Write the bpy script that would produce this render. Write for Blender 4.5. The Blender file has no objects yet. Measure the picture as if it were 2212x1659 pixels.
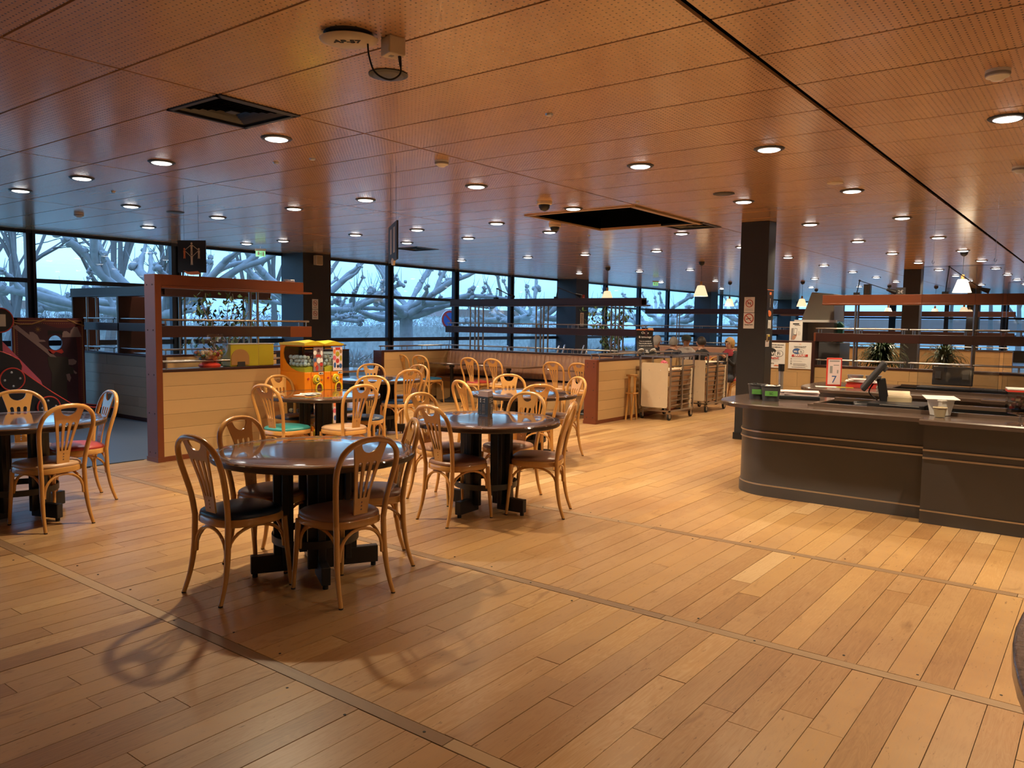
import bpy, bmesh, math, random
from mathutils import Vector, Matrix
random.seed(7)
PI = math.pi
R = math.radians
S = bpy.context.scene
COL = S.collection

# ------------------------------------------------------------------ camera, sky, exposure
HC = 1.53          # eye height
H = 2.905          # ceiling height
cam = bpy.data.cameras.new('camera')
cam.sensor_width = 36.0
cam.lens = 36.0 * 1702.23 / 2212.0
cam.clip_start = 0.05
cam.clip_end = 500
camo = bpy.data.objects.new('camera', cam)
COL.objects.link(camo)
S.camera = camo
_pit, _yaw, _rol = 0.0775808690, 0.650138906, 0.0141112288
_fw = Vector((math.cos(_yaw) * math.cos(_pit), math.sin(_yaw) * math.cos(_pit), -math.sin(_pit)))
_rt = Vector((math.sin(_yaw), -math.cos(_yaw), 0))
_up = _rt.cross(_fw)
_r = _rt * math.cos(_rol) + _up * math.sin(_rol)
_u = -_rt * math.sin(_rol) + _up * math.cos(_rol)
camo.matrix_world = Matrix(((_r.x, _u.x, -_fw.x, 0), (_r.y, _u.y, -_fw.y, 0), (_r.z, _u.z, -_fw.z, HC), (0, 0, 0, 1)))

W = bpy.data.worlds.new('sky')
S.world = W
W.use_nodes = True
nt = W.node_tree
nt.nodes.clear()
wo = nt.nodes.new('ShaderNodeOutputWorld')
bg = nt.nodes.new('ShaderNodeBackground')
tc = nt.nodes.new('ShaderNodeTexCoord')
sx = nt.nodes.new('ShaderNodeSeparateXYZ')
rp = nt.nodes.new('ShaderNodeValToRGB')
no = nt.nodes.new('ShaderNodeTexNoise')
no.inputs['Scale'].default_value = 3.0
no.inputs['Detail'].default_value = 4
mp = nt.nodes.new('ShaderNodeMapping')
mp.inputs['Scale'].default_value = (1, 1, 3.5)
ad = nt.nodes.new('ShaderNodeMath')
ad.operation = 'MULTIPLY_ADD'
ad.inputs[1].default_value = 0.22
nt.links.new(tc.outputs['Generated'], mp.inputs['Vector'])
nt.links.new(mp.outputs['Vector'], no.inputs['Vector'])
nt.links.new(tc.outputs['Generated'], sx.inputs['Vector'])
nt.links.new(no.outputs['Fac'], ad.inputs[0])
nt.links.new(sx.outputs['Z'], ad.inputs[2])
nt.links.new(ad.outputs[0], rp.inputs['Fac'])
nt.links.new(rp.outputs['Color'], bg.inputs['Color'])
nt.links.new(bg.outputs['Background'], wo.inputs['Surface'])
cr = rp.color_ramp
cr.elements[0].position = 0.06
cr.elements[0].color = (0.30, 0.64, 1.15, 1)
cr.elements[1].position = 0.62
cr.elements[1].color = (0.62, 1.12, 2.1, 1)
e = cr.elements.new(0.14); e.color = (0.40, 0.78, 1.2, 1)
e = cr.elements.new(0.24); e.color = (0.62, 1.02, 1.30, 1)
e = cr.elements.new(0.36); e.color = (0.44, 0.82, 1.3, 1)
bg.inputs['Strength'].default_value = 0.57
S.view_settings.view_transform = 'Standard'
S.view_settings.look = 'None'
S.view_settings.gamma = 1.0
S.view_settings.use_curve_mapping = False
S.view_settings.exposure = 1.76
LAMP_W = 78.0
LAMP_COL = (1.0, 0.80, 0.53)
try:
    S.cycles.use_denoising = True
    S.cycles.denoiser = 'OPENIMAGEDENOISE'
    S.cycles.max_bounces = 8
    S.cycles.adaptive_threshold = 0.02
    S.cycles.transparent_max_bounces = 24
    S.cycles.sample_clamp_indirect = 4.0
except Exception:
    pass

# ------------------------------------------------------------------ helpers
class M:
    """collects shapes for one mesh"""
    def __init__(s):
        s.v = []; s.f = []; s.t = []; s.tone = 0.5
    def add(s, vs, fs):
        n = len(s.v)
        s.v += [tuple(p) for p in vs]
        s.f += [tuple(i + n for i in f) for f in fs]
        s.t += [s.tone] * len(fs)
    def box(s, x0, x1, y0, y1, z0, z1):
        s.add([(x0, y0, z0), (x1, y0, z0), (x1, y1, z0), (x0, y1, z0), (x0, y0, z1), (x1, y0, z1), (x1, y1, z1), (x0, y1, z1)],
              [(0, 3, 2, 1), (4, 5, 6, 7), (0, 1, 5, 4), (1, 2, 6, 5), (2, 3, 7, 6), (3, 0, 4, 7)])
        return s
    def obox(s, c, size, rz=0, ry=0, rx=0):
        m = Matrix.Rotation(rz, 3, 'Z') @ Matrix.Rotation(ry, 3, 'Y') @ Matrix.Rotation(rx, 3, 'X')
        a, b, d = size[0] / 2, size[1] / 2, size[2] / 2
        vs = [Vector(c) + m @ Vector(p) for p in ((-a, -b, -d), (a, -b, -d), (a, b, -d), (-a, b, -d), (-a, -b, d), (a, -b, d), (a, b, d), (-a, b, d))]
        s.add(vs, [(0, 3, 2, 1), (4, 5, 6, 7), (0, 1, 5, 4), (1, 2, 6, 5), (2, 3, 7, 6), (3, 0, 4, 7)])
        return s
    def tube(s, pts, r, n=8, cap=True, closed=False):
        pts = [Vector(p) for p in pts]
        k = len(pts)
        rr = r if isinstance(r, (list, tuple)) else [r] * k
        vs = []; fs = []
        prev = None
        for i, p in enumerate(pts):
            if closed:
                d = pts[(i + 1) % k] - pts[i - 1]
            else:
                d = pts[min(i + 1, k - 1)] - pts[max(i - 1, 0)]
            if d.length < 1e-9:
                d = Vector((0, 0, 1))
            d.normalize()
            if prev is None:
                a = Vector((0, 0, 1)) if abs(d.z) < 0.9 else Vector((1, 0, 0))
                x = d.cross(a).normalized()
            else:
                x = prev - d * prev.dot(d)
                x = x.normalized() if x.length > 1e-6 else d.orthogonal().normalized()
            prev = x
            y = d.cross(x)
            for j in range(n):
                a = 2 * PI * j / n
                vs.append(p + (x * math.cos(a) + y * math.sin(a)) * rr[i])
        for i in range(k if closed else k - 1):
            for j in range(n):
                a = i * n + j; b = i * n + (j + 1) % n
                c = ((i + 1) % k) * n + (j + 1) % n; d = ((i + 1) % k) * n + j
                fs.append((a, b, c, d))
        if cap and not closed:
            fs.append(tuple(range(n - 1, -1, -1)))
            fs.append(tuple(range((k - 1) * n, k * n)))
        s.add(vs, fs)
        return s
    def cyl(s, c, r, z0, z1, n=20, r1=None):
        return s.tube([(c[0], c[1], z0), (c[0], c[1], z1)], [r, r if r1 is None else r1], n)
    def lathe(s, c, prof, n=24, sx=1, sy=1):
        """prof: (radius, z) from one end to the other"""
        vs = []; fs = []
        for (r, z) in prof:
            for j in range(n):
                a = 2 * PI * j / n
                vs.append((c[0] + r * sx * math.cos(a), c[1] + r * sy * math.sin(a), c[2] + z))
        for i in range(len(prof) - 1):
            for j in range(n):
                fs.append((i * n + j, i * n + (j + 1) % n, (i + 1) * n + (j + 1) % n, (i + 1) * n + j))
        s.add(vs, fs)
        return s
    def ball(s, c, r, n=12, m=8, sx=1, sy=1, sz=1):
        prof = [(r * math.sin(PI * i / m) + 1e-5, -r * sz * math.cos(PI * i / m)) for i in range(m + 1)]
        return s.lathe(c, prof, n, sx, sy)
    def prism(s, poly, z0, z1):
        n = len(poly)
        s.add([(x, y, z0) for x, y in poly] + [(x, y, z1) for x, y in poly],
              [tuple(range(n - 1, -1, -1)), tuple(range(n, 2 * n))] + [(i, (i + 1) % n, n + (i + 1) % n, n + i) for i in range(n)])
        return s
    def slab(s, poly, y0, y1):
        """outline in x-z, thickness along y"""
        n = len(poly)
        s.add([(x, y0, z) for x, z in poly] + [(x, y1, z) for x, z in poly],
              [tuple(range(n)), tuple(range(2 * n - 1, n - 1, -1))] + [(i, n + i, n + (i + 1) % n, (i + 1) % n) for i in range(n)])
        return s
    def ico(s, c, r, jit=0.0, sub=1):
        t = (1 + 5 ** .5) / 2
        vs = [Vector(p).normalized() for p in ((-1, t, 0), (1, t, 0), (-1, -t, 0), (1, -t, 0), (0, -1, t), (0, 1, t), (0, -1, -t), (0, 1, -t), (t, 0, -1), (t, 0, 1), (-t, 0, -1), (-t, 0, 1))]
        fs = [(0, 11, 5), (0, 5, 1), (0, 1, 7), (0, 7, 10), (0, 10, 11), (1, 5, 9), (5, 11, 4), (11, 10, 2), (10, 7, 6), (7, 1, 8), (3, 9, 4), (3, 4, 2), (3, 2, 6), (3, 6, 8), (3, 8, 9), (4, 9, 5), (2, 4, 11), (6, 2, 10), (8, 6, 7), (9, 8, 1)]
        for _ in range(sub):
            cache = {}; nf = []
            def mid(a, b):
                k = (min(a, b), max(a, b))
                if k not in cache:
                    vs.append(((vs[a] + vs[b]) / 2).normalized()); cache[k] = len(vs) - 1
                return cache[k]
            for a, b, d in fs:
                ab, bd, da = mid(a, b), mid(b, d), mid(d, a)
                nf += [(a, ab, da), (b, bd, ab), (d, da, bd), (ab, bd, da)]
            fs = nf
        s.add([Vector(c) + p * r * (1 + random.uniform(-jit, jit)) for p in vs], fs)
        return s
    def mesh(s, name, mats, smooth=None, tone=False):
        me = bpy.data.meshes.new(name)
        me.from_pydata(s.v, [], s.f)
        if len(s.f) < 9000 and not tone:
            b = bmesh.new(); b.from_mesh(me)
            bmesh.ops.recalc_face_normals(b, faces=b.faces[:])
            b.to_mesh(me); b.free()
        for m in (mats if isinstance(mats, (list, tuple)) else [mats]):
            me.materials.append(m)
        if smooth is not None:
            me.polygons.foreach_set('use_smooth', [True] * len(me.polygons))
            me.set_sharp_from_angle(angle=R(smooth))
        if tone:
            a = me.attributes.new('tone', 'FLOAT', 'FACE')
            a.data.foreach_set('value', s.t)
        me.update()
        return me

def link(name, data, parent=None, loc=None, rz=None):
    o = bpy.data.objects.new(name, data)
    COL.objects.link(o)
    if parent is not None: o.parent = parent
    if loc is not None: o.location = loc
    if rz is not None: o.rotation_euler = (0, 0, rz)
    return o

def part(name, m, mt, parent, smooth=None, bevel=0, label=None, loc=None, rz=None, tone=False):
    o = link(name, m.mesh(name, mt, smooth, tone), parent, loc, rz)
    if bevel:
        b = o.modifiers.new('edge', 'BEVEL'); b.width = bevel; b.segments = 2; b.limit_method = 'ANGLE'
    if label: o['label'] = label
    return o

def tag(o, label=None, cat=None, group=None, kind=None):
    if label: o['label'] = label
    if cat: o['category'] = cat
    if group: o['group'] = group
    if kind: o['kind'] = kind
    return o

def thing(name, label, cat, loc=(0, 0, 0), rz=0, group=None, kind=None):
    o = bpy.data.objects.new(name, None)
    o.empty_display_size = 0.1
    COL.objects.link(o)
    o.location = loc
    o.rotation_euler = (0, 0, rz)
    return tag(o, label, cat, group, kind)

KIDS = {}
def kids(o):
    return [c for c in bpy.data.objects if c.parent is o]

def copy_tree(o, parent=None):
    c = o.copy()
    COL.objects.link(c)
    if parent is not None: c.parent = parent
    for k in list(o.children):
        copy_tree(k, c)
    return c

def dup(o, loc, rz, label, group=None):
    c = copy_tree(o)
    c.location = loc
    c.rotation_euler = (0, 0, rz)
    tag(c, label, None, group)
    return c

def text(s, size, parent, x, y, z, mt, name='lettering', align='CENTER', rx=PI / 2, rz=0, ext=0.0006, bold=0.0, sx=1.0):
    cu = bpy.data.curves.new(name, 'FONT')
    cu.body = s
    cu.size = size
    cu.align_x = align
    cu.align_y = 'CENTER'
    cu.extrude = ext
    cu.offset = bold
    cu.resolution_u = 3
    cu.materials.append(mt)
    tmp = bpy.data.objects.new(name, cu)
    COL.objects.link(tmp)
    bpy.context.view_layer.update()
    me = bpy.data.meshes.new_from_object(tmp.evaluated_get(bpy.context.evaluated_depsgraph_get()))
    bpy.data.objects.remove(tmp)
    o = link(name, me, parent, (x, y, z))
    o.rotation_euler = (rx, 0, rz)
    o.scale = (sx, 1, 1)
    return o

def ell(cx, cz, rx, rz, n=20, a0=0, a1=2 * PI):
    return [(cx + rx * math.cos(a0 + (a1 - a0) * i / n), cz + rz * math.sin(a0 + (a1 - a0) * i / n)) for i in range(n if abs(a1 - a0 - 2 * PI) < 1e-6 else n + 1)]

def rrect(x0, x1, z0, z1, r, n=4):
    p = []
    for cx, cz, a in ((x1 - r, z1 - r, 0), (x0 + r, z1 - r, PI / 2), (x0 + r, z0 + r, PI), (x1 - r, z0 + r, 1.5 * PI)):
        for i in range(n + 1):
            p.append((cx + r * math.cos(a + PI / 2 * i / n), cz + r * math.sin(a + PI / 2 * i / n)))
    return p

def holed(name, outer, holes, thick, bend=None):
    """flat board with cut-outs; outline given as (u, v); bend maps (u, v, w) to a point"""
    cu = bpy.data.curves.new(name, 'CURVE')
    cu.dimensions = '2D'
    cu.fill_mode = 'BOTH'
    cu.extrude = thick / 2
    for loop in [outer] + holes:
        sp = cu.splines.new('POLY')
        sp.points.add(len(loop) - 1)
        for q, (x, y) in zip(sp.points, loop):
            q.co = (x, y, 0, 1)
        sp.use_cyclic_u = True
    o = bpy.data.objects.new(name, cu)
    COL.objects.link(o)
    bpy.context.view_layer.update()
    me = bpy.data.meshes.new_from_object(o.evaluated_get(bpy.context.evaluated_depsgraph_get()))
    bpy.data.objects.remove(o)
    if bend:
        for v in me.vertices:
            v.co = bend(*v.co)
    me.update()
    return me

# ------------------------------------------------------------------ materials
def nodes(name):
    m = bpy.data.materials.new(name)
    m.use_nodes = True
    t = m.node_tree
    return m, t, t.nodes['Principled BSDF']

def N(t, kind, **kw):
    n = t.nodes.new(kind)
    for k, v in kw.items():
        if k in n.inputs: n.inputs[k].default_value = v
        else: setattr(n, k, v)
    return n

def plain(name, col, rough=0.5, metal=0.0, var=0.06, scale=9.0, spec=0.5, coat=0.0, bump=0.0, bscale=200):
    m, t, b = nodes(name)
    no = N(t, 'ShaderNodeTexNoise', Scale=scale, Detail=3.0)
    tc = N(t, 'ShaderNodeTexCoord')
    t.links.new(tc.outputs['Object'], no.inputs['Vector'])
    mx = N(t, 'ShaderNodeMix', data_type='RGBA')
    mx.inputs[6].default_value = (*[c * (1 - var) for c in col], 1)
    mx.inputs[7].default_value = (*[min(1, c * (1 + var)) for c in col], 1)
    t.links.new(no.outputs['Fac'], mx.inputs[0])
    t.links.new(mx.outputs[2], b.inputs['Base Color'])
    b.inputs['Roughness'].default_value = rough
    b.inputs['Metallic'].default_value = metal
    b.inputs['Specular IOR Level'].default_value = spec
    b.inputs['Coat Weight'].default_value = coat
    b.inputs['Coat Roughness'].default_value = 0.08
    if bump:
        n2 = N(t, 'ShaderNodeTexNoise', Scale=bscale, Detail=2.0)
        t.links.new(tc.outputs['Object'], n2.inputs['Vector'])
        bp = N(t, 'ShaderNodeBump', Strength=bump, Distance=0.002)
        t.links.new(n2.outputs['Fac'], bp.inputs['Height'])
        t.links.new(bp.outputs['Normal'], b.inputs['Normal'])
    return m

def wood(name, dark, light, rough=0.4, grain=(2, 26, 26), tone='object', coat=0.0, amp=0.35, bump=0.05, world=False, wear=None, spec=0.5):
    """streaky timber; grain gives the noise frequency along each axis"""
    m, t, b = nodes(name)
    tc = N(t, 'ShaderNodeTexCoord')
    mp = N(t, 'ShaderNodeMapping')
    mp.inputs['Scale'].default_value = grain
    t.links.new(tc.outputs['Object'], mp.inputs['Vector'])
    if tone == 'object':
        oi = N(t, 'ShaderNodeObjectInfo'); tn = oi.outputs['Random']
    else:
        at = N(t, 'ShaderNodeAttribute', attribute_name='tone'); tn = at.outputs['Fac']
    sh = N(t, 'ShaderNodeMath', operation='MULTIPLY'); sh.inputs[1].default_value = 37.0
    t.links.new(tn, sh.inputs[0])
    av = N(t, 'ShaderNodeVectorMath', operation='ADD')
    cx = N(t, 'ShaderNodeCombineXYZ')
    t.links.new(sh.outputs[0], cx.inputs[0]); t.links.new(sh.outputs[0], cx.inputs[1]); t.links.new(sh.outputs[0], cx.inputs[2])
    t.links.new(mp.outputs['Vector'], av.inputs[0]); t.links.new(cx.outputs[0], av.inputs[1])
    n1 = N(t, 'ShaderNodeTexNoise', Scale=1.0, Detail=6.0, Roughness=0.62, Distortion=0.9)
    t.links.new(av.outputs[0], n1.inputs['Vector'])
    # value = noise*amp + tone*(1-amp)
    a = N(t, 'ShaderNodeMath', operation='MULTIPLY'); a.inputs[1].default_value = amp * 1.9
    o = N(t, 'ShaderNodeMath', operation='SUBTRACT'); o.inputs[1].default_value = 0.5
    t.links.new(n1.outputs['Fac'], o.inputs[0]); t.links.new(o.outputs[0], a.inputs[0])
    s = N(t, 'ShaderNodeMath', operation='ADD', use_clamp=True)
    t.links.new(a.outputs[0], s.inputs[0]); t.links.new(tn, s.inputs[1])
    mx = N(t, 'ShaderNodeMix', data_type='RGBA')
    mx.inputs[6].default_value = (*dark, 1); mx.inputs[7].default_value = (*light, 1)
    t.links.new(s.outputs[0], mx.inputs[0])
    col = mx.outputs[2]
    if wear:
        n3 = N(t, 'ShaderNodeTexNoise', Scale=wear[0], Detail=5.0, Roughness=0.6)
        t.links.new(tc.outputs['Object'], n3.inputs['Vector'])
        rr = N(t, 'ShaderNodeMapRange'); rr.inputs[1].default_value = 0.35; rr.inputs[2].default_value = 0.68
        t.links.new(n3.outputs['Fac'], rr.inputs[0])
        m2 = N(t, 'ShaderNodeMix', data_type='RGBA', blend_type='MULTIPLY')
        m2.inputs[7].default_value = (*wear[1], 1)
        t.links.new(rr.outputs[0], m2.inputs[0]); t.links.new(col, m2.inputs[6])
        col = m2.outputs[2]
        r2 = N(t, 'ShaderNodeMapRange'); r2.inputs[3].default_value = rough - 0.08; r2.inputs[4].default_value = rough + 0.14
        t.links.new(n3.outputs['Fac'], r2.inputs[0]); t.links.new(r2.outputs[0], b.inputs['Roughness'])
    else:
        b.inputs['Roughness'].default_value = rough
    t.links.new(col, b.inputs['Base Color'])
    b.inputs['Coat Weight'].default_value = coat
    b.inputs['Coat Roughness'].default_value = 0.07; b.inputs['Coat IOR'].default_value = 1.8
    b.inputs['Specular IOR Level'].default_value = spec
    if bump:
        bp = N(t, 'ShaderNodeBump', Strength=bump, Distance=0.003)
        t.links.new(n1.outputs['Fac'], bp.inputs['Height'])
        t.links.new(bp.outputs['Normal'], b.inputs['Normal'])
    return m

def oak_floor(name):
    """worn oak boards: tone per board, cathedral grain, dark specks, large worn and stained areas"""
    m, t, b = nodes(name)
    tc = N(t, 'ShaderNodeTexCoord')
    at = N(t, 'ShaderNodeAttribute', attribute_name='tone'); tn = at.outputs['Fac']
    sh = N(t, 'ShaderNodeMath', operation='MULTIPLY'); sh.inputs[1].default_value = 61.0
    t.links.new(tn, sh.inputs[0])
    cx = N(t, 'ShaderNodeCombineXYZ')
    for i in range(3): t.links.new(sh.outputs[0], cx.inputs[i])
    def noise(scale, detail, rough, dist=0.0, board=True):
        mp = N(t, 'ShaderNodeMapping'); mp.inputs['Scale'].default_value = scale
        t.links.new(tc.outputs['Object'], mp.inputs['Vector'])
        v = mp.outputs['Vector']
        if board:
            av = N(t, 'ShaderNodeVectorMath', operation='ADD'); t.links.new(v, av.inputs[0]); t.links.new(cx.outputs[0], av.inputs[1]); v = av.outputs[0]
        n = N(t, 'ShaderNodeTexNoise', Scale=1.0, Detail=detail, Roughness=rough, Distortion=dist)
        t.links.new(v, n.inputs['Vector']); return n.outputs['Fac']
    def remap(x, a, c, lo=0.0, hi=1.0):
        r = N(t, 'ShaderNodeMapRange'); r.inputs[1].default_value = a; r.inputs[2].default_value = c; r.inputs[3].default_value = lo; r.inputs[4].default_value = hi
        t.links.new(x, r.inputs[0]); return r.outputs[0]
    def mul(col, fac, tint):
        q = N(t, 'ShaderNodeMix', data_type='RGBA', blend_type='MULTIPLY'); q.inputs[7].default_value = (*tint, 1)
        t.links.new(fac, q.inputs[0]); t.links.new(col, q.inputs[6]); return q.outputs[2]
    ramp = N(t, 'ShaderNodeValToRGB')
    r = ramp.color_ramp
    r.elements[0].position = 0.0; r.elements[0].color = (0.240, 0.125, 0.050, 1)
    r.elements[1].position = 1.0; r.elements[1].color = (0.520, 0.350, 0.180, 1)
    for p, c in ((0.3, (0.345, 0.190, 0.075, 1)), (0.5, (0.400, 0.245, 0.115, 1)), (0.75, (0.430, 0.250, 0.095, 1))):
        e = r.elements.new(p); e.color = c
    wave = noise((2.2, 13, 13), 3.0, 0.5, 1.6)
    rings_ = N(t, 'ShaderNodeMath', operation='MULTIPLY'); rings_.inputs[1].default_value = 46.0; t.links.new(wave, rings_.inputs[0])
    sn = N(t, 'ShaderNodeMath', operation='SINE'); t.links.new(rings_.outputs[0], sn.inputs[0])
    fine = noise((5, 110, 110), 4.0, 0.65)
    a1 = N(t, 'ShaderNodeMath', operation='MULTIPLY_ADD'); a1.inputs[1].default_value = 0.055; t.links.new(sn.outputs[0], a1.inputs[0]); t.links.new(tn, a1.inputs[2])
    a2 = N(t, 'ShaderNodeMath', operation='MULTIPLY_ADD', use_clamp=True); a2.inputs[1].default_value = 0.55
    f0 = remap(fine, 0.0, 1.0, -0.5, 0.5); t.links.new(f0, a2.inputs[0]); t.links.new(a1.outputs[0], a2.inputs[2])
    t.links.new(a2.outputs[0], ramp.inputs['Fac'])
    col = ramp.outputs['Color']
    col = mul(col, remap(noise((14, 60, 60), 3.0, 0.7), 0.64, 0.74), (0.42, 0.33, 0.26))
    col = mul(col, remap(noise((3.0, 7.0, 5), 4.0, 0.6, 1.0), 0.62, 0.80), (0.50, 0.40, 0.32))
    w = noise((0.42, 0.42, 0.42), 5.0, 0.62, 0.3, False)
    col = mul(col, remap(w, 0.42, 0.66), (0.72, 0.62, 0.56))
    t.links.new(col, b.inputs['Base Color'])
    t.links.new(remap(w, 0.3, 0.7, 0.26, 0.44), b.inputs['Roughness'])
    b.inputs['Coat Weight'].default_value = 0.12; b.inputs['Coat Roughness'].default_value = 0.2
    bp = N(t, 'ShaderNodeBump', Strength=0.10, Distance=0.002)
    t.links.new(fine, bp.inputs['Height']); t.links.new(bp.outputs['Normal'], b.inputs['Normal'])
    return m

def glow(name, col, strength):
    m, t, b = nodes(name)
    b.inputs['Base Color'].default_value = (0.8, 0.8, 0.8, 1)
    b.inputs['Emission Color'].default_value = (*col, 1)
    b.inputs['Emission Strength'].default_value = strength
    return m

def pane(name, tint=(0.93, 0.97, 1.0), rough=0.02, ior=1.45, film=0.0):
    m, t, b = nodes(name)
    t.nodes.remove(b)
    out = t.nodes['Material Output']
    tr = N(t, 'ShaderNodeBsdfTransparent'); tr.inputs['Color'].default_value = (*tint, 1)
    gl = N(t, 'ShaderNodeBsdfGlossy', Roughness=rough)
    fr = N(t, 'ShaderNodeFresnel', IOR=ior)
    ge = N(t, 'ShaderNodeNewGeometry')
    im = N(t, 'ShaderNodeMapRange'); im.inputs[3].default_value = ior; im.inputs[4].default_value = 1 / ior
    t.links.new(ge.outputs['Backfacing'], im.inputs[0]); t.links.new(im.outputs[0], fr.inputs['IOR'])
    mx = N(t, 'ShaderNodeMixShader')
    if film:
        ad = N(t, 'ShaderNodeMath', operation='ADD', use_clamp=True); ad.inputs[1].default_value = film
        t.links.new(fr.outputs[0], ad.inputs[0]); f = ad.outputs[0]
    else:
        f = fr.outputs[0]
    t.links.new(f, mx.inputs[0]); t.links.new(tr.outputs[0], mx.inputs[1]); t.links.new(gl.outputs[0], mx.inputs[2])
    t.links.new(mx.outputs[0], out.inputs['Surface'])
    return m

def perforated(name, dark, light):
    """lacquered plywood board with staggered rows of small drilled holes"""
    m, t, b = nodes(name)
    tc = N(t, 'ShaderNodeTexCoord')
    def grid(off):
        mp = N(t, 'ShaderNodeMapping'); mp.inputs['Location'].default_value = (off, off, 0); mp.inputs['Scale'].default_value = (1 / 0.0325, 1 / 0.0325, 0)
        t.links.new(tc.outputs['Object'], mp.inputs['Vector'])
        fr = N(t, 'ShaderNodeVectorMath', operation='FRACTION'); t.links.new(mp.outputs['Vector'], fr.inputs[0])
        sb = N(t, 'ShaderNodeVectorMath', operation='SUBTRACT'); sb.inputs[1].default_value = (0.5, 0.5, 0); t.links.new(fr.outputs[0], sb.inputs[0])
        ml = N(t, 'ShaderNodeVectorMath', operation='MULTIPLY'); ml.inputs[1].default_value = (1, 1, 0); t.links.new(sb.outputs[0], ml.inputs[0])
        ln = N(t, 'ShaderNodeVectorMath', operation='LENGTH'); t.links.new(ml.outputs[0], ln.inputs[0])
        lt = N(t, 'ShaderNodeMath', operation='LESS_THAN'); lt.inputs[1].default_value = 0.150; t.links.new(ln.outputs['Value'], lt.inputs[0])
        return lt.outputs[0]
    mxm = N(t, 'ShaderNodeMath', operation='ADD'); mxm.inputs[1].default_value = 0.0
    t.links.new(grid(0.5), mxm.inputs[0])
    mp = N(t, 'ShaderNodeMapping'); mp.inputs['Scale'].default_value = (14, 1.2, 1)
    oi = N(t, 'ShaderNodeObjectInfo')
    av = N(t, 'ShaderNodeVectorMath', operation='ADD')
    t.links.new(tc.outputs['Object'], mp.inputs['Vector']); t.links.new(mp.outputs['Vector'], av.inputs[0]); t.links.new(oi.outputs['Location'], av.inputs[1])
    n1 = N(t, 'ShaderNodeTexNoise', Scale=1.0, Detail=5.0, Distortion=0.5)
    t.links.new(av.outputs[0], n1.inputs['Vector'])
    mx = N(t, 'ShaderNodeMix', data_type='RGBA'); mx.inputs[6].default_value = (*dark, 1); mx.inputs[7].default_value = (*light, 1)
    ad = N(t, 'ShaderNodeMath', operation='MULTIPLY_ADD'); ad.inputs[1].default_value = 0.35
    sc = N(t, 'ShaderNodeMath', operation='MULTIPLY'); sc.inputs[1].default_value = 0.65
    t.links.new(n1.outputs['Fac'], sc.inputs[0]); t.links.new(oi.outputs['Random'], ad.inputs[0]); t.links.new(sc.outputs[0], ad.inputs[2])
    t.links.new(ad.outputs[0], mx.inputs[0])
    m2 = N(t, 'ShaderNodeMix', data_type='RGBA'); m2.inputs[7].default_value = (0.012, 0.006, 0.004, 1)
    t.links.new(mxm.outputs[0], m2.inputs[0]); t.links.new(mx.outputs[2], m2.inputs[6])
    t.links.new(m2.outputs[2], b.inputs['Base Color'])
    b.inputs['Roughness'].default_value = 0.26
    b.inputs['Specular IOR Level'].default_value = 0.65
    b.inputs['Coat Weight'].default_value = 0.6; b.inputs['Coat Roughness'].default_value = 0.16; b.inputs['Coat IOR'].default_value = 1.6
    sp = N(t, 'ShaderNodeMath', operation='SUBTRACT'); sp.inputs[0].default_value = 1.0
    t.links.new(mxm.outputs[0], sp.inputs[1])
    bp = N(t, 'ShaderNodeBump', Strength=0.4, Distance=0.003)
    t.links.new(sp.outputs[0], bp.inputs['Height']); t.links.new(bp.outputs['Normal'], b.inputs['Normal'])
    return m

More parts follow.
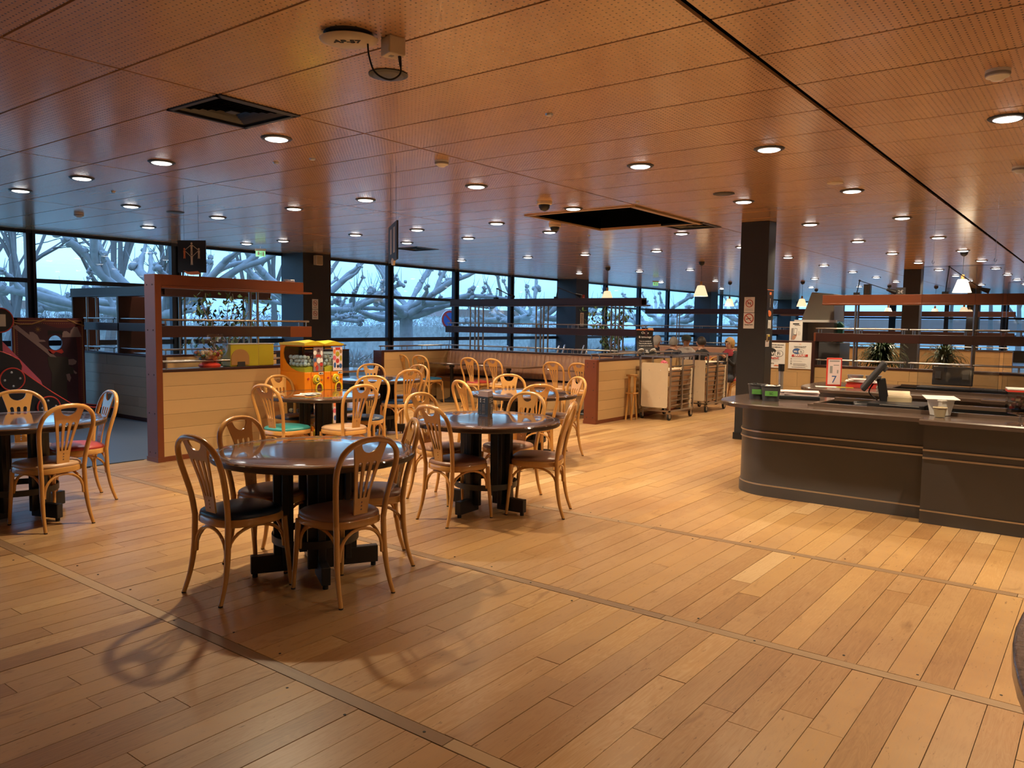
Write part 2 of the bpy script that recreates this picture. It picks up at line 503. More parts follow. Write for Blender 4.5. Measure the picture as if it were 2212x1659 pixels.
MT = dict(
    floor=oak_floor('oak_floor'),
    strip=wood('oak_strip', (0.20, 0.115, 0.055), (0.37, 0.24, 0.125), 0.45, (26, 2, 26), 'attr', amp=0.6, bump=0.1),
    subfloor=plain('floor_joint', (0.025, 0.014, 0.008), 0.9),
    bluefloor=plain('blue_vinyl', (0.060, 0.085, 0.125), 0.34, var=0.12, scale=40),
    ceil=perforated('perforated_plywood', (0.56, 0.310, 0.155), (0.66, 0.385, 0.205)),
    void=plain('black_void', (0.004, 0.004, 0.004), 0.95, spec=0.0),
    beech=wood('bent_beech', (0.47, 0.225, 0.055), (0.62, 0.32, 0.090), 0.26, (22, 22, 5), amp=0.25, bump=0.02, coat=0.35),
    oakpanel=wood('pale_oak_panel', (0.46, 0.290, 0.125), (0.53, 0.340, 0.155), 0.40, (3, 26, 26), amp=0.3, bump=0.03),
    bluelit_oak=wood('bluelit_oak_panel', (0.25, 0.20, 0.145), (0.31, 0.25, 0.185), 0.42, (3, 26, 26), amp=0.3, bump=0.03),  # oak greyed in its colour to stand for the blue window light
    hood=plain('grey_hood', (0.20, 0.175, 0.14), 0.4, metal=0.3),
    redwood=plain('red_brown_lacquer', (0.150, 0.036, 0.011), 0.42, var=0.12, scale=5),
    darkred=plain('dark_brown_lacquer', (0.036, 0.011, 0.009), 0.40, var=0.12, scale=5),
    table=wood('dark_table_veneer', (0.070, 0.036, 0.022), (0.135, 0.072, 0.042), 0.16, (2.5, 22, 22), amp=0.5, bump=0.01, coat=1.0),
    tableedge=plain('table_edge', (0.035, 0.018, 0.011), 0.35),
    black=plain('black_paint', (0.013, 0.013, 0.015), 0.42),
    rubber=plain('black_rubber', (0.012, 0.012, 0.012), 0.75),
    column=plain('column_paint', (0.020, 0.020, 0.022), 0.55, var=0.1),
    frame=plain('window_metal', (0.016, 0.026, 0.045), 0.35, metal=0.3),
    glass=pane('window_glass', (0.86, 0.95, 1.0)),
    plexi=pane('plastic_film', (0.84, 0.86, 0.90), 0.06, 1.5, 0.085),
    steel=plain('brushed_steel', (0.42, 0.40, 0.38), 0.32, metal=1.0),
    alu=plain('pale_metal', (0.62, 0.62, 0.62), 0.30, metal=0.8),
    white=plain('white_plastic', (0.72, 0.70, 0.66), 0.45),
    cream=plain('cream_board', (0.68, 0.56, 0.40), 0.5),
    paper=plain('paper', (0.78, 0.76, 0.73), 0.7),
    pinkpaper=plain('pale_pink_paper', (0.72, 0.58, 0.58), 0.7),
    ink=plain('black_ink', (0.015, 0.015, 0.015), 0.7),
    grey_ink=plain('grey_ink', (0.28, 0.27, 0.27), 0.7),
    redink=plain('red_ink', (0.48, 0.035, 0.025), 0.6),
    whiteink=plain('white_ink', (0.85, 0.83, 0.80), 0.6),
    orangeink=plain('orange_ink', (0.75, 0.20, 0.06), 0.55),
    counter=plain('counter_laminate', (0.064, 0.062, 0.066), 0.40, var=0.08, scale=3),
    countertop=wood('counter_top', (0.065, 0.042, 0.032), (0.105, 0.070, 0.052), 0.26, (24, 2, 24), amp=0.4, bump=0.02, coat=0.3),
    bronze=plain('bronze_trim', (0.50, 0.45, 0.41), 0.30, metal=0.9),
    granite=plain('granite', (0.16, 0.115, 0.095), 0.22, var=0.75, scale=90, coat=0.4),
    beige=plain('beige_laminate', (0.40, 0.32, 0.20), 0.5),
    leather=plain('tan_leather', (0.33, 0.175, 0.105), 0.42, var=0.10, scale=14, bump=0.15),
    taupe=plain('taupe_vinyl', (0.255, 0.125, 0.078), 0.36, var=0.06),
    tan=plain('tan_vinyl', (0.50, 0.30, 0.165), 0.38, var=0.06),
    navy=plain('navy_vinyl', (0.012, 0.032, 0.075), 0.34, var=0.06),
    blue=plain('blue_vinyl_seat', (0.015, 0.095, 0.20), 0.36, var=0.06),
    teal=plain('teal_vinyl', (0.035, 0.235, 0.22), 0.40, var=0.06),
    redseat=plain('red_vinyl', (0.36, 0.035, 0.025), 0.36, var=0.06),
    lamp=glow('lamp_diffuser', (1.0, 0.96, 0.90), 3.4),
    shade=glow('lamp_shade', (1.0, 0.78, 0.46), 0.30),
    orange=plain('orange_plastic', (0.80, 0.235, 0.008), 0.32, var=0.04),
    yellow=plain('yellow_plastic', (0.72, 0.55, 0.03), 0.32, var=0.04),
    olive=plain('ochre_yellow', (0.40, 0.33, 0.02), 0.45),
    pink=plain('pink_panel', (0.62, 0.115, 0.17), 0.45),
    red=plain('red_edge', (0.60, 0.05, 0.03), 0.4),
    maroon=plain('maroon_board', (0.100, 0.014, 0.018), 0.55),
    plum=plain('plum_board', (0.045, 0.012, 0.022), 0.55),
    gold=plain('ochre_print', (0.33, 0.16, 0.045), 0.6),
    cloud=plain('mauve_print', (0.26, 0.17, 0.16), 0.6),
    coatgrey=plain('suit_print', (0.040, 0.032, 0.026), 0.6),
    green=plain('green_label', (0.10, 0.30, 0.06), 0.6),
    exitg=glow('exit_green', (0.05, 0.40, 0.16), 0.5),
    leaf=plain('dark_leaf', (0.022, 0.060, 0.016), 0.45, var=0.4, scale=3),
    palmleaf=plain('palm_leaf', (0.035, 0.085, 0.022), 0.4, var=0.4, scale=3),
    bark=plain('plane_bark', (0.31, 0.285, 0.26), 0.85, var=0.35, scale=6),
    twig=plain('twig_bark', (0.17, 0.145, 0.125), 0.9, var=0.2),
    hedge=plain('winter_hedge', (0.38, 0.36, 0.32), 0.9, var=0.5, scale=5),
    lawn=plain('lawn', (0.30, 0.34, 0.25), 0.9, var=0.3, scale=0.6),
    asphalt=plain('asphalt', (0.34, 0.34, 0.34), 0.85, var=0.2, scale=2),
    hill=plain('hill', (0.60, 0.70, 0.80), 1.0, var=0.1, scale=0.02),  # pale blue distance haze is put into the hill colour
    render_w=plain('pale_render', (0.70, 0.70, 0.70), 0.8),
    roof=plain('roof_tile', (0.23, 0.15, 0.12), 0.8),
    skin=plain('skin', (0.46, 0.25, 0.165), 0.5, var=0.03),
    hair_blond=plain('blond_hair', (0.42, 0.27, 0.10), 0.55, var=0.25, scale=60),
    hair_dark=plain('dark_hair', (0.018, 0.012, 0.010), 0.55, var=0.25, scale=60),
    hair_grey=plain('grey_hair', (0.23, 0.22, 0.21), 0.55, var=0.25, scale=60),
    hair_white=plain('white_hair', (0.50, 0.50, 0.50), 0.55, var=0.2, scale=60),
    cloth_navy=plain('navy_cloth', (0.010, 0.013, 0.030), 0.8),
    cloth_white=plain('white_cloth', (0.52, 0.49, 0.47), 0.8),
    cloth_black=plain('black_cloth', (0.012, 0.011, 0.013), 0.8),
    cloth_red=plain('red_cloth', (0.25, 0.02, 0.03), 0.8),
    cloth_green=plain('green_cap', (0.055, 0.085, 0.075), 0.8),
    trousers=plain('dark_trousers', (0.030, 0.035, 0.050), 0.85),
    bluepane=plain('blue_print', (0.03, 0.10, 0.30), 0.5),
)

# ------------------------------------------------------------------ floor
YW = 13.95         # window wall
XF = 44.0          # far wall
floor = link('floor', M().box(-5, XF, -5, YW, -0.06, -0.012).mesh('floor', MT['subfloor']))
tag(floor, kind='structure')
SEAM = [0.45, 2.07, 3.70, 5.32]      # cross battens
PW = 0.131
near, far = [], []
def plank(x0, x1, y0, y1):
    if y1 > 8.26 and x0 < 4.30: 
        if y0 > 8.24: return
        y1 = min(y1, 8.26)
    if y0 > 8.20 and x0 < 5.90:
        if x1 <= 5.92: return
        x0 = 5.92
    m = M(); m.tone = min(.98, max(.02, random.gauss(.52, .17)))
    d = random.uniform(-0.0009, 0.0009)
    g = 0.0016
    m.box(x0 + g, x1 - g, y0 + g, y1 - g, -0.016, d)
    cx, cy = (x0 + x1) / 2, (y0 + y1) / 2
    dep = cx * 0.796 + cy * 0.605
    lat = cx * 0.605 - cy * 0.796
    vis = dep > 0.9 and abs(lat) < dep * 0.70 + 0.8
    (near if vis and dep < 9.5 else far).append((dep, m))
j = -22
while True:
    y0 = 0.453 + PW * j
    if y0 >= YW: break
    y1 = min(y0 + PW, YW)
    if y1 > -2.2:
        for a, b in ((-1.2, 0.45), (0.45, 2.07), (2.07, 3.70), (3.70, 5.32)):
            a2, b2 = a + 0.034, b - 0.034
            if random.random() < 0.62:
                c = random.uniform(a2 + 0.3, b2 - 0.3)
                plank(a2, c, y0, y1); plank(c, b2, y0, y1)
            else:
                plank(a2, b2, y0, y1)
        x = 5.354
        while x < XF:
            L = random.uniform(0.9, 1.9) if x < 16 else 5.0
            nx = min(x + L, XF)
            plank(x, nx, y0, y1)
            x = nx
    j += 1
near.sort(key=lambda q: q[0])
far += near[296:]
near = near[:296]
for _, m in near:
    part('plank', m, MT['floor'], floor, tone=True)
big = M()
for _, m in far:
    n = len(big.v)
    big.v += m.v; big.f += [tuple(i + n for i in f) for f in m.f]; big.t += m.t
tag(part('plank', big, MT['floor'], floor, tone=True), kind='stuff')
for x in SEAM:
    y = -2.2
    while y < 8.2:
        L = random.uniform(1.6, 2.6)
        m = M(); m.tone = random.random()
        m.box(x - 0.031, x + 0.031, y + 0.002, min(y + L, 8.2) - 0.002, -0.016, 0.0006)
        part('floor_strip', m, MT['strip'], floor, tone=True)
        y += L
# nail heads along the battens
m = M()
for x in SEAM[1:]:
    for k in range(22):
        y = -0.4 + k * 0.34 + random.uniform(-0.05, 0.05)
        m.cyl((x + random.choice((-0.1, 0.1, 0.0, 0.09)), y), 0.006, -0.003, 0.0018, 8)
tag(part('nail_head', m, MT['ink'], floor), kind='stuff')
bf = part('vinyl_floor', M().box(-5, 5.90, 8.262, YW, -0.012, 0.002), MT['bluefloor'], floor, label='dark blue vinyl floor of the play corner')
part('floor_edge_strip', M().box(-5, 4.3, 8.24, 8.27, -0.012, 0.006), MT['black'], floor)

# ------------------------------------------------------------------ ceiling
ceiling = link('ceiling', M().box(-5, XF, -5, YW + 0.1, H + 0.55, H + 0.65).mesh('ceiling', MT['void']))
tag(ceiling, kind='structure')
part('backing', M().box(-5, 8.22, -5, YW, H + 0.03, H + 0.05).box(8.22, 10.10, -5, 4.56, H + 0.03, H + 0.05).box(8.22, 10.10, 6.06, YW, H + 0.03, H + 0.05).box(10.10, XF, -5, YW, H + 0.03, H + 0.05), MT['void'], ceiling)
XN = lambda k: 1.655 + 0.598 * k
YR = [-4.33, -1.39, 1.545, 4.476, 7.419, 10.36, 13.30, YW]
pan = []
for k in range(-6, 71):
    for i in range(len(YR) - 1):
        x0, x1, y0, y1 = XN(k), XN(k + 1), YR[i], YR[i + 1]
        if k in (11, 12, 13) and i == 3: y0 = 6.08
        if k in (2, 14) and i == 3: y0 = 5.07
        if k == 15 and i == 5: y0 = 10.97
        cx, cy = (x0 + x1) / 2, (y0 + y1) / 2
        dep = cx * 0.796 + cy * 0.605
        lat = cx * 0.605 - cy * 0.796
        pan.append((dep if (dep > 0.5 and abs(lat) < dep * 0.70 + 1.6) else dep + 100, x0, x1, y0, y1))
pan.sort()
sizes = {}
bigp = M()
for n, (d, x0, x1, y0, y1) in enumerate(pan):
    g = 0.0075
    ga = 0.020 if abs(y0 - 1.545) < .01 else 0.010
    gb = 0.020 if abs(y1 - 1.545) < .01 else 0.010
    if n < 294:
        key = (round(x1 - x0, 3), round(y1 - y0, 3), ga, gb)
        if key not in sizes:
            sizes[key] = M().box(g, x1 - x0 - g, ga, y1 - y0 - gb, 0, 0.018).mesh('panel', MT['ceil'])
        link('panel', sizes[key], ceiling, (x0, y0, H))
    else:
        bigp.box(x0 + g, x1 - g, y0 + g, y1 - g, H, H + 0.018)
tag(part('panel', bigp, MT['ceil'], ceiling), kind='stuff')
# open access hatch with a timber trim
part('hatch_frame', M().box(8.22, 10.10, 4.49, 4.56, H - 0.02, H + 0.16).box(8.22, 10.10, 6.05, 6.09, H - 0.012, H + 0.16).box(8.20, 8.26, 4.50, 6.08, H - 0.012, H + 0.16).box(10.05, 10.11, 4.50, 6.08, H - 0.012, H + 0.16), MT['oakpanel'], ceiling, label='pale timber lining of the open ceiling hatch')
part('hatch_shaft', M().box(8.26, 10.05, 4.53, 4.56, H + 0.01, H + 0.55).box(8.26, 10.05, 6.05, 6.07, H + 0.01, H + 0.55).box(8.24, 8.27, 4.53, 6.07, H + 0.01, H + 0.55).box(10.04, 10.07, 4.53, 6.07, H + 0.01, H + 0.55), MT['void'], ceiling, label='black inside of the open ceiling hatch')

def diffuser(x0, y0, w, label, d=None):
    d = d or w
    t = thing('ceiling_vent', label, 'vent', (x0 + w / 2, y0 + d / 2, H), 0, 'square air diffusers in the ceiling')
    fr = M()
    a, b = w / 2, d / 2
    for s in (1, -1):
        fr.box(-a, a, s * b - 0.03, s * b + 0.03 if s < 0 else s * b, -0.008, 0.012) if s < 0 else fr.box(-a, a, b - 0.03, b, -0.008, 0.012)
        fr.box(s * a - (0.03 if s > 0 else 0), s * a + (0.03 if s < 0 else 0), -b, b, -0.008, 0.012)
    part('frame', fr, MT['black'], t)
    part('backing', M().box(-a + .01, a - .01, -b + .01, b - .01, 0.02, 0.027), MT['void'], t)
    for i in range(6):
        f = 0.94 - 0.135 * i
        ia, ib = a * f, b * f
        v = []
        for q, z in ((1.0, 0.004), (1.0 - 0.10, 0.016)):
            v += [(-ia * q, -ib * q, z), (ia * q, -ib * q, z), (ia * q, ib * q, z), (-ia * q, ib * q, z)]
        m = M(); m.add(v, [(j, (j + 1) % 4, 4 + (j + 1) % 4, 4 + j) for j in range(4)])
        part('louvre', m, MT['black'], t)
    part('louvre', M().box(-a * .12, a * .12, -b * .12, b * .12, 0.0, 0.008), MT['black'], t)
    return t
diffuser(2.851, 4.476, 0.598, 'black square louvred diffuser in the wooden ceiling, nearest the left end')
diffuser(XN(14), 4.476, 0.598, 'black diffuser beside the open square ceiling hatch')
diffuser(XN(15), 10.36, 0.598, 'black diffuser in the ceiling near the window wall, behind the edge-on hanging sign')

# ------------------------------------------------------------------ walls
def wall(name, m, mt=None):
    o = link(name, m.mesh(name, mt or MT['column']))
    tag(o, kind='structure'); return o
wall('wall_left', M().box(-5.1, -5, -5, YW, 0, H + .6), MT['oakpanel'])
wall('wall_front', M().box(-5, XF, -5.1, -5, 0, H + .6), MT['beige'])
# window wall along the left: solid band under the ceiling, mullions, bars, panes
win = tag(link('window_1', M().box(-5, XF, YW - 0.04, YW + 0.06, H - 0.05, H + .6).mesh('window_1', MT['frame'])), kind='structure')
def post_x(x, w=0.15):
    part('mullion', M().box(x - w / 2, x - w / 2 + 0.045, YW - 0.06, YW + 0.04, 0, H).box(x - w / 2 + .045, x + w / 2 - .045, YW + 0.0, YW + 0.04, 0, H).box(x + w / 2 - .045, x + w / 2, YW - .06, YW + .04, 0, H), MT['frame'], win)
mull = [-4.4, -1.95, 0.5, 2.98, 5.47, 7.94, 13.40, 15.80, 18.22, 23.55, 25.95, 28.3, 33.6, 36, 38.4]
for x in mull: post_x(x, 0.19 if x > 7 else 0.14)
wcol = [10.3, 20.6, 30.8, 41.0]
part('sill_bar', M().box(-5, XF, YW - 0.05, YW + 0.03, 0, 0.10), MT['frame'], win)
edges = sorted([(-5, -5)] + [(x - .09, x + .09) for x in mull] + [(x, x + 1.05) for x in wcol] + [(XF, XF)])
for (a0, a1), (b0, b1) in zip(edges, edges[1:]):
    if b0 - a1 < 0.2: continue
    part('transom', M().box(a1 - .02, b0 + .02, YW - 0.05, YW + 0.03, 2.065, 2.135), MT['frame'], win)
    part('transom', M().box(a1 - .02, b0 + .02, YW - 0.06, YW + 0.03, 1.045, 1.135), MT['frame'], win)
    for z0, z1 in ((0.1, 1.045), (1.135, 2.065), (2.135, H - .05)):
        part('glass_pane', M().box(a1 - .005, b0 + .005, YW - 0.012, YW - 0.008, z0, z1), MT['glass'], win)
for n, x in enumerate(wcol):
    c = wall('pillar', M().box(x, x + 0.72, 13.23, YW, 0, H).box(x + .72, x + 1.12, YW - .12, YW, 0, H))
# far wall with tall windows
win2 = tag(link('window_2', M().box(XF - .05, XF + .06, -5, YW, H - 0.06, H + .6).mesh('window_2', MT['frame'])), kind='structure')
ys = [YW - 2.45 * k for k in range(9)]
for k, y in enumerate(ys):
    part('mullion', M().box(XF - .06, XF + .04, y - (.10 if k % 2 else .16), y + (.10 if k % 2 else .16), 0, H), MT['frame'], win2)
for a, b in zip(ys, ys[1:]):
    part('transom', M().box(XF - .05, XF + .03, b + .1, a - .1, 2.0, 2.1), MT['frame'], win2)
    part('transom', M().box(XF - .05, XF + .03, b + .1, a - .1, 0.0, 0.55), MT['column'], win2)
    for z0, z1 in ((0.55, 2.0), (2.1, H - .06)):
        part('glass_pane', M().box(XF - .01, XF - .006, b + .1, a - .1, z0, z1), MT['glass'], win2)
wall('wall_right', M().box(XF - .05, XF + .06, -5, ys[-1], 0, H + .6))
# free-standing columns
def pillar(x, y, dx, dy, nm='pillar'):
    o = wall(nm, M().box(x, x + dx, y, y + dy, 0, H))
    b = o.modifiers.new('edge', 'BEVEL'); b.width = 0.006; b.segments = 2
    part('base_plate', M().box(x - .012, x + dx + .012, y - .012, y + dy + .012, 0, 0.09), MT['black'], o)
    return o
col_main = pillar(10.30, 3.65, 0.27, 0.38)
pillar(20.38, 3.63, 0.34, 0.37)
pillar(30.6, 3.63, 0.34, 0.37)
for k in range(2): pillar(20.38 + 10.2 * k, -6.0 + 1.2, 0.34, 0.37)

# ------------------------------------------------------------------ recessed downlights
def downlight_proto():
    t = thing('downlight', 'x', 'ceiling light', (0, 0, H), 0, 'round recessed downlights')
    part('bezel', M().lathe((0, 0, 0), [(0.078, 0.0), (0.086, -0.010), (0.104, -0.012), (0.116, -0.004), (0.117, 0.004), (0.078, 0.004)], 28), MT['black'], t, smooth=40)
    part('reflector_ring', M().lathe((0, 0, 0), [(0.0865, -0.011), (0.083, -0.013), (0.077, -0.008), (0.0765, -0.002)], 28), MT['alu'], t, smooth=40)
    part('diffuser', M().lathe((0, 0, 0), [(0.0, -0.024), (0.04, -0.0225), (0.070, -0.018), (0.0835, -0.012)], 28), MT['lamp'], t, smooth=60)
    return t
DL0 = downlight_proto()
used = [False]
def downlight(x, y, label, k=1.0, light=True):
    if not used[0]:
        o = DL0; o.location = (x, y, H); o['label'] = label; used[0] = True
    else:
        o = copy_tree(DL0); o.location = (x, y, H); o['label'] = label
        for c in list(o.children):
            if c.type == 'LIGHT': bpy.data.objects.remove(c)
    if light:
        l = bpy.data.lights.new('bulb', 'SPOT')
        l.energy = LAMP_W * k; l.color = (0.80, 0.90, 1.0) if (x < 5.5 and y > 8) else LAMP_COL
        l.spot_size = R(128); l.spot_blend = 0.75; l.shadow_soft_size = 0.055
        b = link('bulb', l, o, (0, 0, -0.03))
    return o
for x, y, k, lab in (
    (3.77, 5.15, 2.1, 'glaring downlight beside the black square vent near the left end of the ceiling'),
    (3.76, 6.79, 0.6, 'dim downlight next in line behind the glaring one by the black square vent'),
    (3.73, 8.24, 0.45, 'bright downlight second from the left edge of the photo'),
    (3.71, 9.64, 0.30, 'bright downlight at the left edge of the photo, near the windows'),
    (5.00, 9.77, 0.30, 'bluish square-looking downlight above the play corner'),
    (6.28, 11.76, 0.5, 'downlight with a broken hanging diffuser near the windows'),
    (6.20, 9.78, 0.7, 'downlight right of the hanging black pictogram sign wires'),
    (6.23, 8.17, 0.7, 'downlight above the red-brown partition with the top shelf'),
    (6.22, 6.86, 0.8, 'downlight left of the edge-on hanging sign'),
    (6.22, 5.22, 1.7, 'bright downlight behind the smoke detector in the middle of the ceiling'),
    (6.20, 3.35, 0.8, 'large dim downlight in front of the open ceiling hatch'),
    (6.16, 2.21, 0.8, 'warm white downlight left of the dark ceiling joint, above the cash counter'),
    (6.11, 0.63, 1.5, 'glaring downlight at the right edge under the smoke detector'),
    (8.66, 8.42, 0.9, 'small downlight right of the edge-on hanging sign'),
    (8.65, 9.78, 0.7, 'small downlight left of the edge-on hanging sign'),
    (8.67, 6.90, 1.0, 'bright small downlight left of the dome camera'),
    (9.94, 8.50, 0.8, 'small downlight farther back between two ceiling joints, above the booths'),
    (9.91, 6.86, 0.8, 'downlight touching the rear dome camera'),
    (8.04, 5.23, 1.3, 'bright downlight between dome camera and open hatch'),
    (8.58, 3.34, 0.8, 'downlight just left of the black column top'),
    (8.48, 2.18, 0.8, 'downlight near the plain white ceiling disc, above the counters'),
    (11.06, 5.25, 1.0, 'bright downlight right of the open hatch beside the rear diffuser'),
    (10.92, 3.32, 0.7, 'downlight just right of the black column top'),
    (10.86, 2.18, 0.8, 'downlight farther back on the right, above the cash counters'),
    (9.98, 9.95, 0.6, 'small downlight behind the edge-on hanging sign'),
    (8.65, 11.65, 0.5, 'small downlight before the blue wall pillar'),
    (8.62, 12.69, 0.5, 'small downlight nearest the green exit sign'),
):
    downlight(x, y, lab, k)
ycol = (0.63, 2.19, 3.33, 5.24, 6.88, 8.45, 9.86, 11.7)
for n, x in enumerate((13.45, 15.9, 18.35, 20.8, 23.25, 25.7, 28.2)):
    for y in ycol:
        if n < 1 and y < 1: continue
        if n % 2 and y > 6: continue
        downlight(x, y, 'small distant downlight, %s, in the %s row beyond the black column' % (('first from the right', 'second from the right', 'third from the right', 'fourth from the right', 'fifth from the right', 'sixth from the right', 'seventh from the right', 'last before the windows')[ycol.index(y)], ('first', 'second', 'third', 'fourth', 'fifth', 'sixth', 'seventh')[n]), 0.85)
# outside the frame, over the serving counter and aisle; fill lamps added behind the viewer
downlight(3.45, -0.28, 'downlight over the granite corner counter', 1.5)
downlight(6.1, -1.6, 'downlight over the serving aisle', 0.9)
for x, y, k, lab in ((1.3, -3.0, 1.6, 'first'), (3.7, -3.2, 1.6, 'second'), (6.1, -3.4, 1.5, 'third'), (8.5, -2.8, 1.3, 'fourth'), (-1.6, -2.4, 1.5, 'fifth'), (-2.6, 0.6, 1.5, 'sixth'), (-2.6, 3.4, 1.2, 'seventh'), (-2.6, 6.2, 1.0, 'last')):
    downlight(x, y, 'unseen downlight added behind the viewer to brighten the ceiling, %s of them' % lab, k)
downlight(8.5, 0.4, 'downlight over the cash counter aisle', 0.7)

# ------------------------------------------------------------------ bentwood chairs
HOOPH = [(-.183, .160, .43), (-.197, .172, .55), (-.222, .190, .66), (-.247, .198, .75), (-.268, .178, .825), (-.282, .118, .876), (-.288, .050, .894)]
HOOP = HOOPH + [(-.2885, 0, .8965)] + [(x, -y, z) for x, y, z in reversed(HOOPH)]
def smooth_path(pts, sub=4):
    pts = [Vector(p) for p in pts]; out = []
    for i in range(len(pts) - 1):
        p0 = pts[max(i - 1, 0)]; p1 = pts[i]; p2 = pts[i + 1]; p3 = pts[min(i + 2, len(pts) - 1)]
        for k in range(sub):
            t = k / sub
            out.append(0.5 * ((2 * p1) + (p2 - p0) * t + (2 * p0 - 5 * p1 + 4 * p2 - p3) * t * t + (3 * p1 - p0 - 3 * p2 + p3) * t ** 3))
    out.append(pts[-1]); return out
def xback(z):
    tab = [(.38, -.178), (.43, -.183), (.55, -.197), (.66, -.222), (.75, -.247), (.825, -.268), (.876, -.282), (.90, -.289)]
    for (a, xa), (b, xb) in zip(tab, tab[1:]):
        if z <= b: return xa + (xb - xa) * (z - a) / (b - a)
    return tab[-1][1]
def splat_mesh():
    left = [(.400, .046), (.47, .046), (.53, .048), (.59, .053), (.65, .062), (.71, .074), (.77, .087), (.82, .099), (.868, .112)]
    outer = [(w, z) for z, w in left]
    notch = [(.062 * math.cos(a), .880 - .058 * math.sin(a)) for a in [PI * i / 12 for i in range(13)]]
    outer += [(.085, .886)] + notch + [(-.085, .886)] + [(-w, z) for z, w in reversed(left)]
    holes = []
    for s in (-1, 0, 1):
        h = []
        for z, w in ((.565, .006), (.62, .008), (.68, .0105), (.73, .0125), (.758, .0135)):
            h.append((s * (.024 + (z - .565) * .125) + w, z))
        cz = .758; cxx = s * (.024 + (cz - .565) * .125)
        h += [(cxx + .0135 * math.cos(a), cz + .0135 * math.sin(a)) for a in [PI * i / 6 for i in range(1, 6)]]
        for z, w in reversed(((.565, .006), (.62, .008), (.68, .0105), (.73, .0125), (.758, .0135))):
            h.append((s * (.024 + (z - .565) * .125) - w, z))
        holes.append(h)
    for z in (.540, .520, .500):
        holes.append([(.0055 * math.cos(2 * PI * i / 8), z + .0055 * math.sin(2 * PI * i / 8)) for i in range(8)])
    me = holed('splat', outer, holes, .010, lambda u, v, w: Vector((xback(v) + .006 + w, u, v)))
    me.materials.clear(); me.materials.append(MT['beech'])
    return me
SPLAT = splat_mesh()
def seat_outline(s, n=32):
    o = []
    for i in range(n):
        a = 2 * PI * i / n
        c, q = math.cos(a), math.sin(a)
        p = 3.0
        r = (abs(c) ** p + abs(q) ** p) ** (-1 / p)
        x = .205 * r * c; y = .203 * r * q * (1 + .06 * (x / .205))
        o.append((x * s, y * s))
    return o
def rings(levels):
    m = M(); n = 32
    for s, z in levels:
        m.v += [(x, y, z) for x, y in seat_outline(s, n)]
    for i in range(len(levels) - 1):
        for j in range(n):
            m.f.append((i * n + j, i * n + (j + 1) % n, (i + 1) * n + (j + 1) % n, (i + 1) * n + j)); m.t.append(.5)
    m.f.append(tuple(range(n - 1, -1, -1))); m.f.append(tuple(range((len(levels) - 1) * n, len(levels) * n))); m.t += [.5, .5]
    return m
def brace(a, b):
    pts = []
    for i in range(15):
        t = PI * i / 14
        f = (1 - math.cos(t)) / 2
        pts.append((a[0] + (b[0] - a[0]) * f, a[1] + (b[1] - a[1]) * f, .235 + .158 * math.sin(t) ** .75))
    return M().tube(pts, .0095, 7)
CM = {}
def chair_meshes():
    CM['back_hoop'] = M().tube(smooth_path(HOOP, 3), .0165, 9).mesh('back_hoop', MT['beech'], 50)
    for s in (1, -1):
        CM['rear%d' % s] = M().tube(smooth_path([(-.183, s * .160, .445), (-.186, s * .160, .36), (-.192, s * .163, .24), (-.214, s * .170, .11), (-.248, s * .179, 0.004)], 3), [.0165] * 7 + [.0155, .0145, .0135, .0130, .0125, .012], 9).mesh('leg', MT['beech'], 50)
        CM['front%d' % s] = M().tube(smooth_path([(.182, s * .152, .41), (.190, s * .156, .30), (.202, s * .162, .15), (.214, s * .168, .004)], 2), [.0165, .0165, .016, .015, .0135, .0125, .0115], 9).mesh('leg', MT['beech'], 50)
    CM['foot'] = M().cyl((0, 0), .0125, 0, .008, 9).mesh('foot_cap', MT['rubber'], 50)
    CM['seat_frame'] = rings([(.965, .402), (1.0, .408), (1.0, .438), (.975, .446)]).mesh('seat_frame', MT['beech'], 50)
    CM['cush'] = rings([(.965, .445), (.985, .452), (.97, .464), (.90, .475), (.74, .483), (.50, .488), (.22, .490)])
    CM['brace'] = [brace((.186, s * .140), (-.182, s * .150)).mesh('brace', MT['beech'], 50) for s in (1, -1)] + [brace((-.190, -.145), (-.190, .145)).mesh('brace', MT['beech'], 50), brace((.188, -.138), (.188, .138)).mesh('brace', MT['beech'], 50)]
    CM['screw'] = M().ball((0, 0, 0), .007, 8, 5).mesh('screw', MT['alu'], 60)
chair_meshes()
CUSH = {}
def chair_proto(vinyl, loc, rz, label, detail=True, group=None, metal=None):
    t = thing('dining_chair', label, 'chair', loc, rz, group)
    def lk(n, me, lo=None):
        o = link(n, me, t, lo); 
        if metal:
            me2 = me.copy(); me2.materials.clear(); me2.materials.append(MT[metal]); o.data = me2
        return o
    if vinyl not in CUSH: CUSH[vinyl] = CM['cush'].mesh('seat_cushion', MT[vinyl], 50)
    link('seat_cushion', CUSH[vinyl], t)
    lk('seat_frame', CM['seat_frame']); lk('back_hoop', CM['back_hoop']); lk('splat', SPLAT)
    for s in (1, -1):
        for k, fx, fy in (('rear', -.248, .179), ('front', .214, .168)):
            g = lk('leg', CM[k + str(s)])
            if detail: link('foot_cap', CM['foot'], g, (fx, s * fy, 0))
    for b in CM['brace']: lk('brace', b)
    if detail:
        for y in (-.024, .024): lk('screw', CM['screw'], (xback(.43) + .001, y, .428))
    return t
protos = {}
def chair(x, y, deg, vinyl, label, detail=True, group='bentwood chairs', metal=None):
    key = (vinyl, detail, metal)
    if key not in protos:
        protos[key] = chair_proto(vinyl, (x, y, 0), R(deg), label, detail, group, metal)
        return protos[key]
    return dup(protos[key], (x, y, 0), R(deg), label, group)
ch = 'chairs around the round tables'
chair(2.57, 3.87, 0, 'navy', 'bentwood chair with navy blue seat at the nearest round table', True, ch)
chair(2.90, 3.41, 86, 'taupe', 'bentwood chair with brown seat standing closest to the viewer, back turned to us', True, ch)
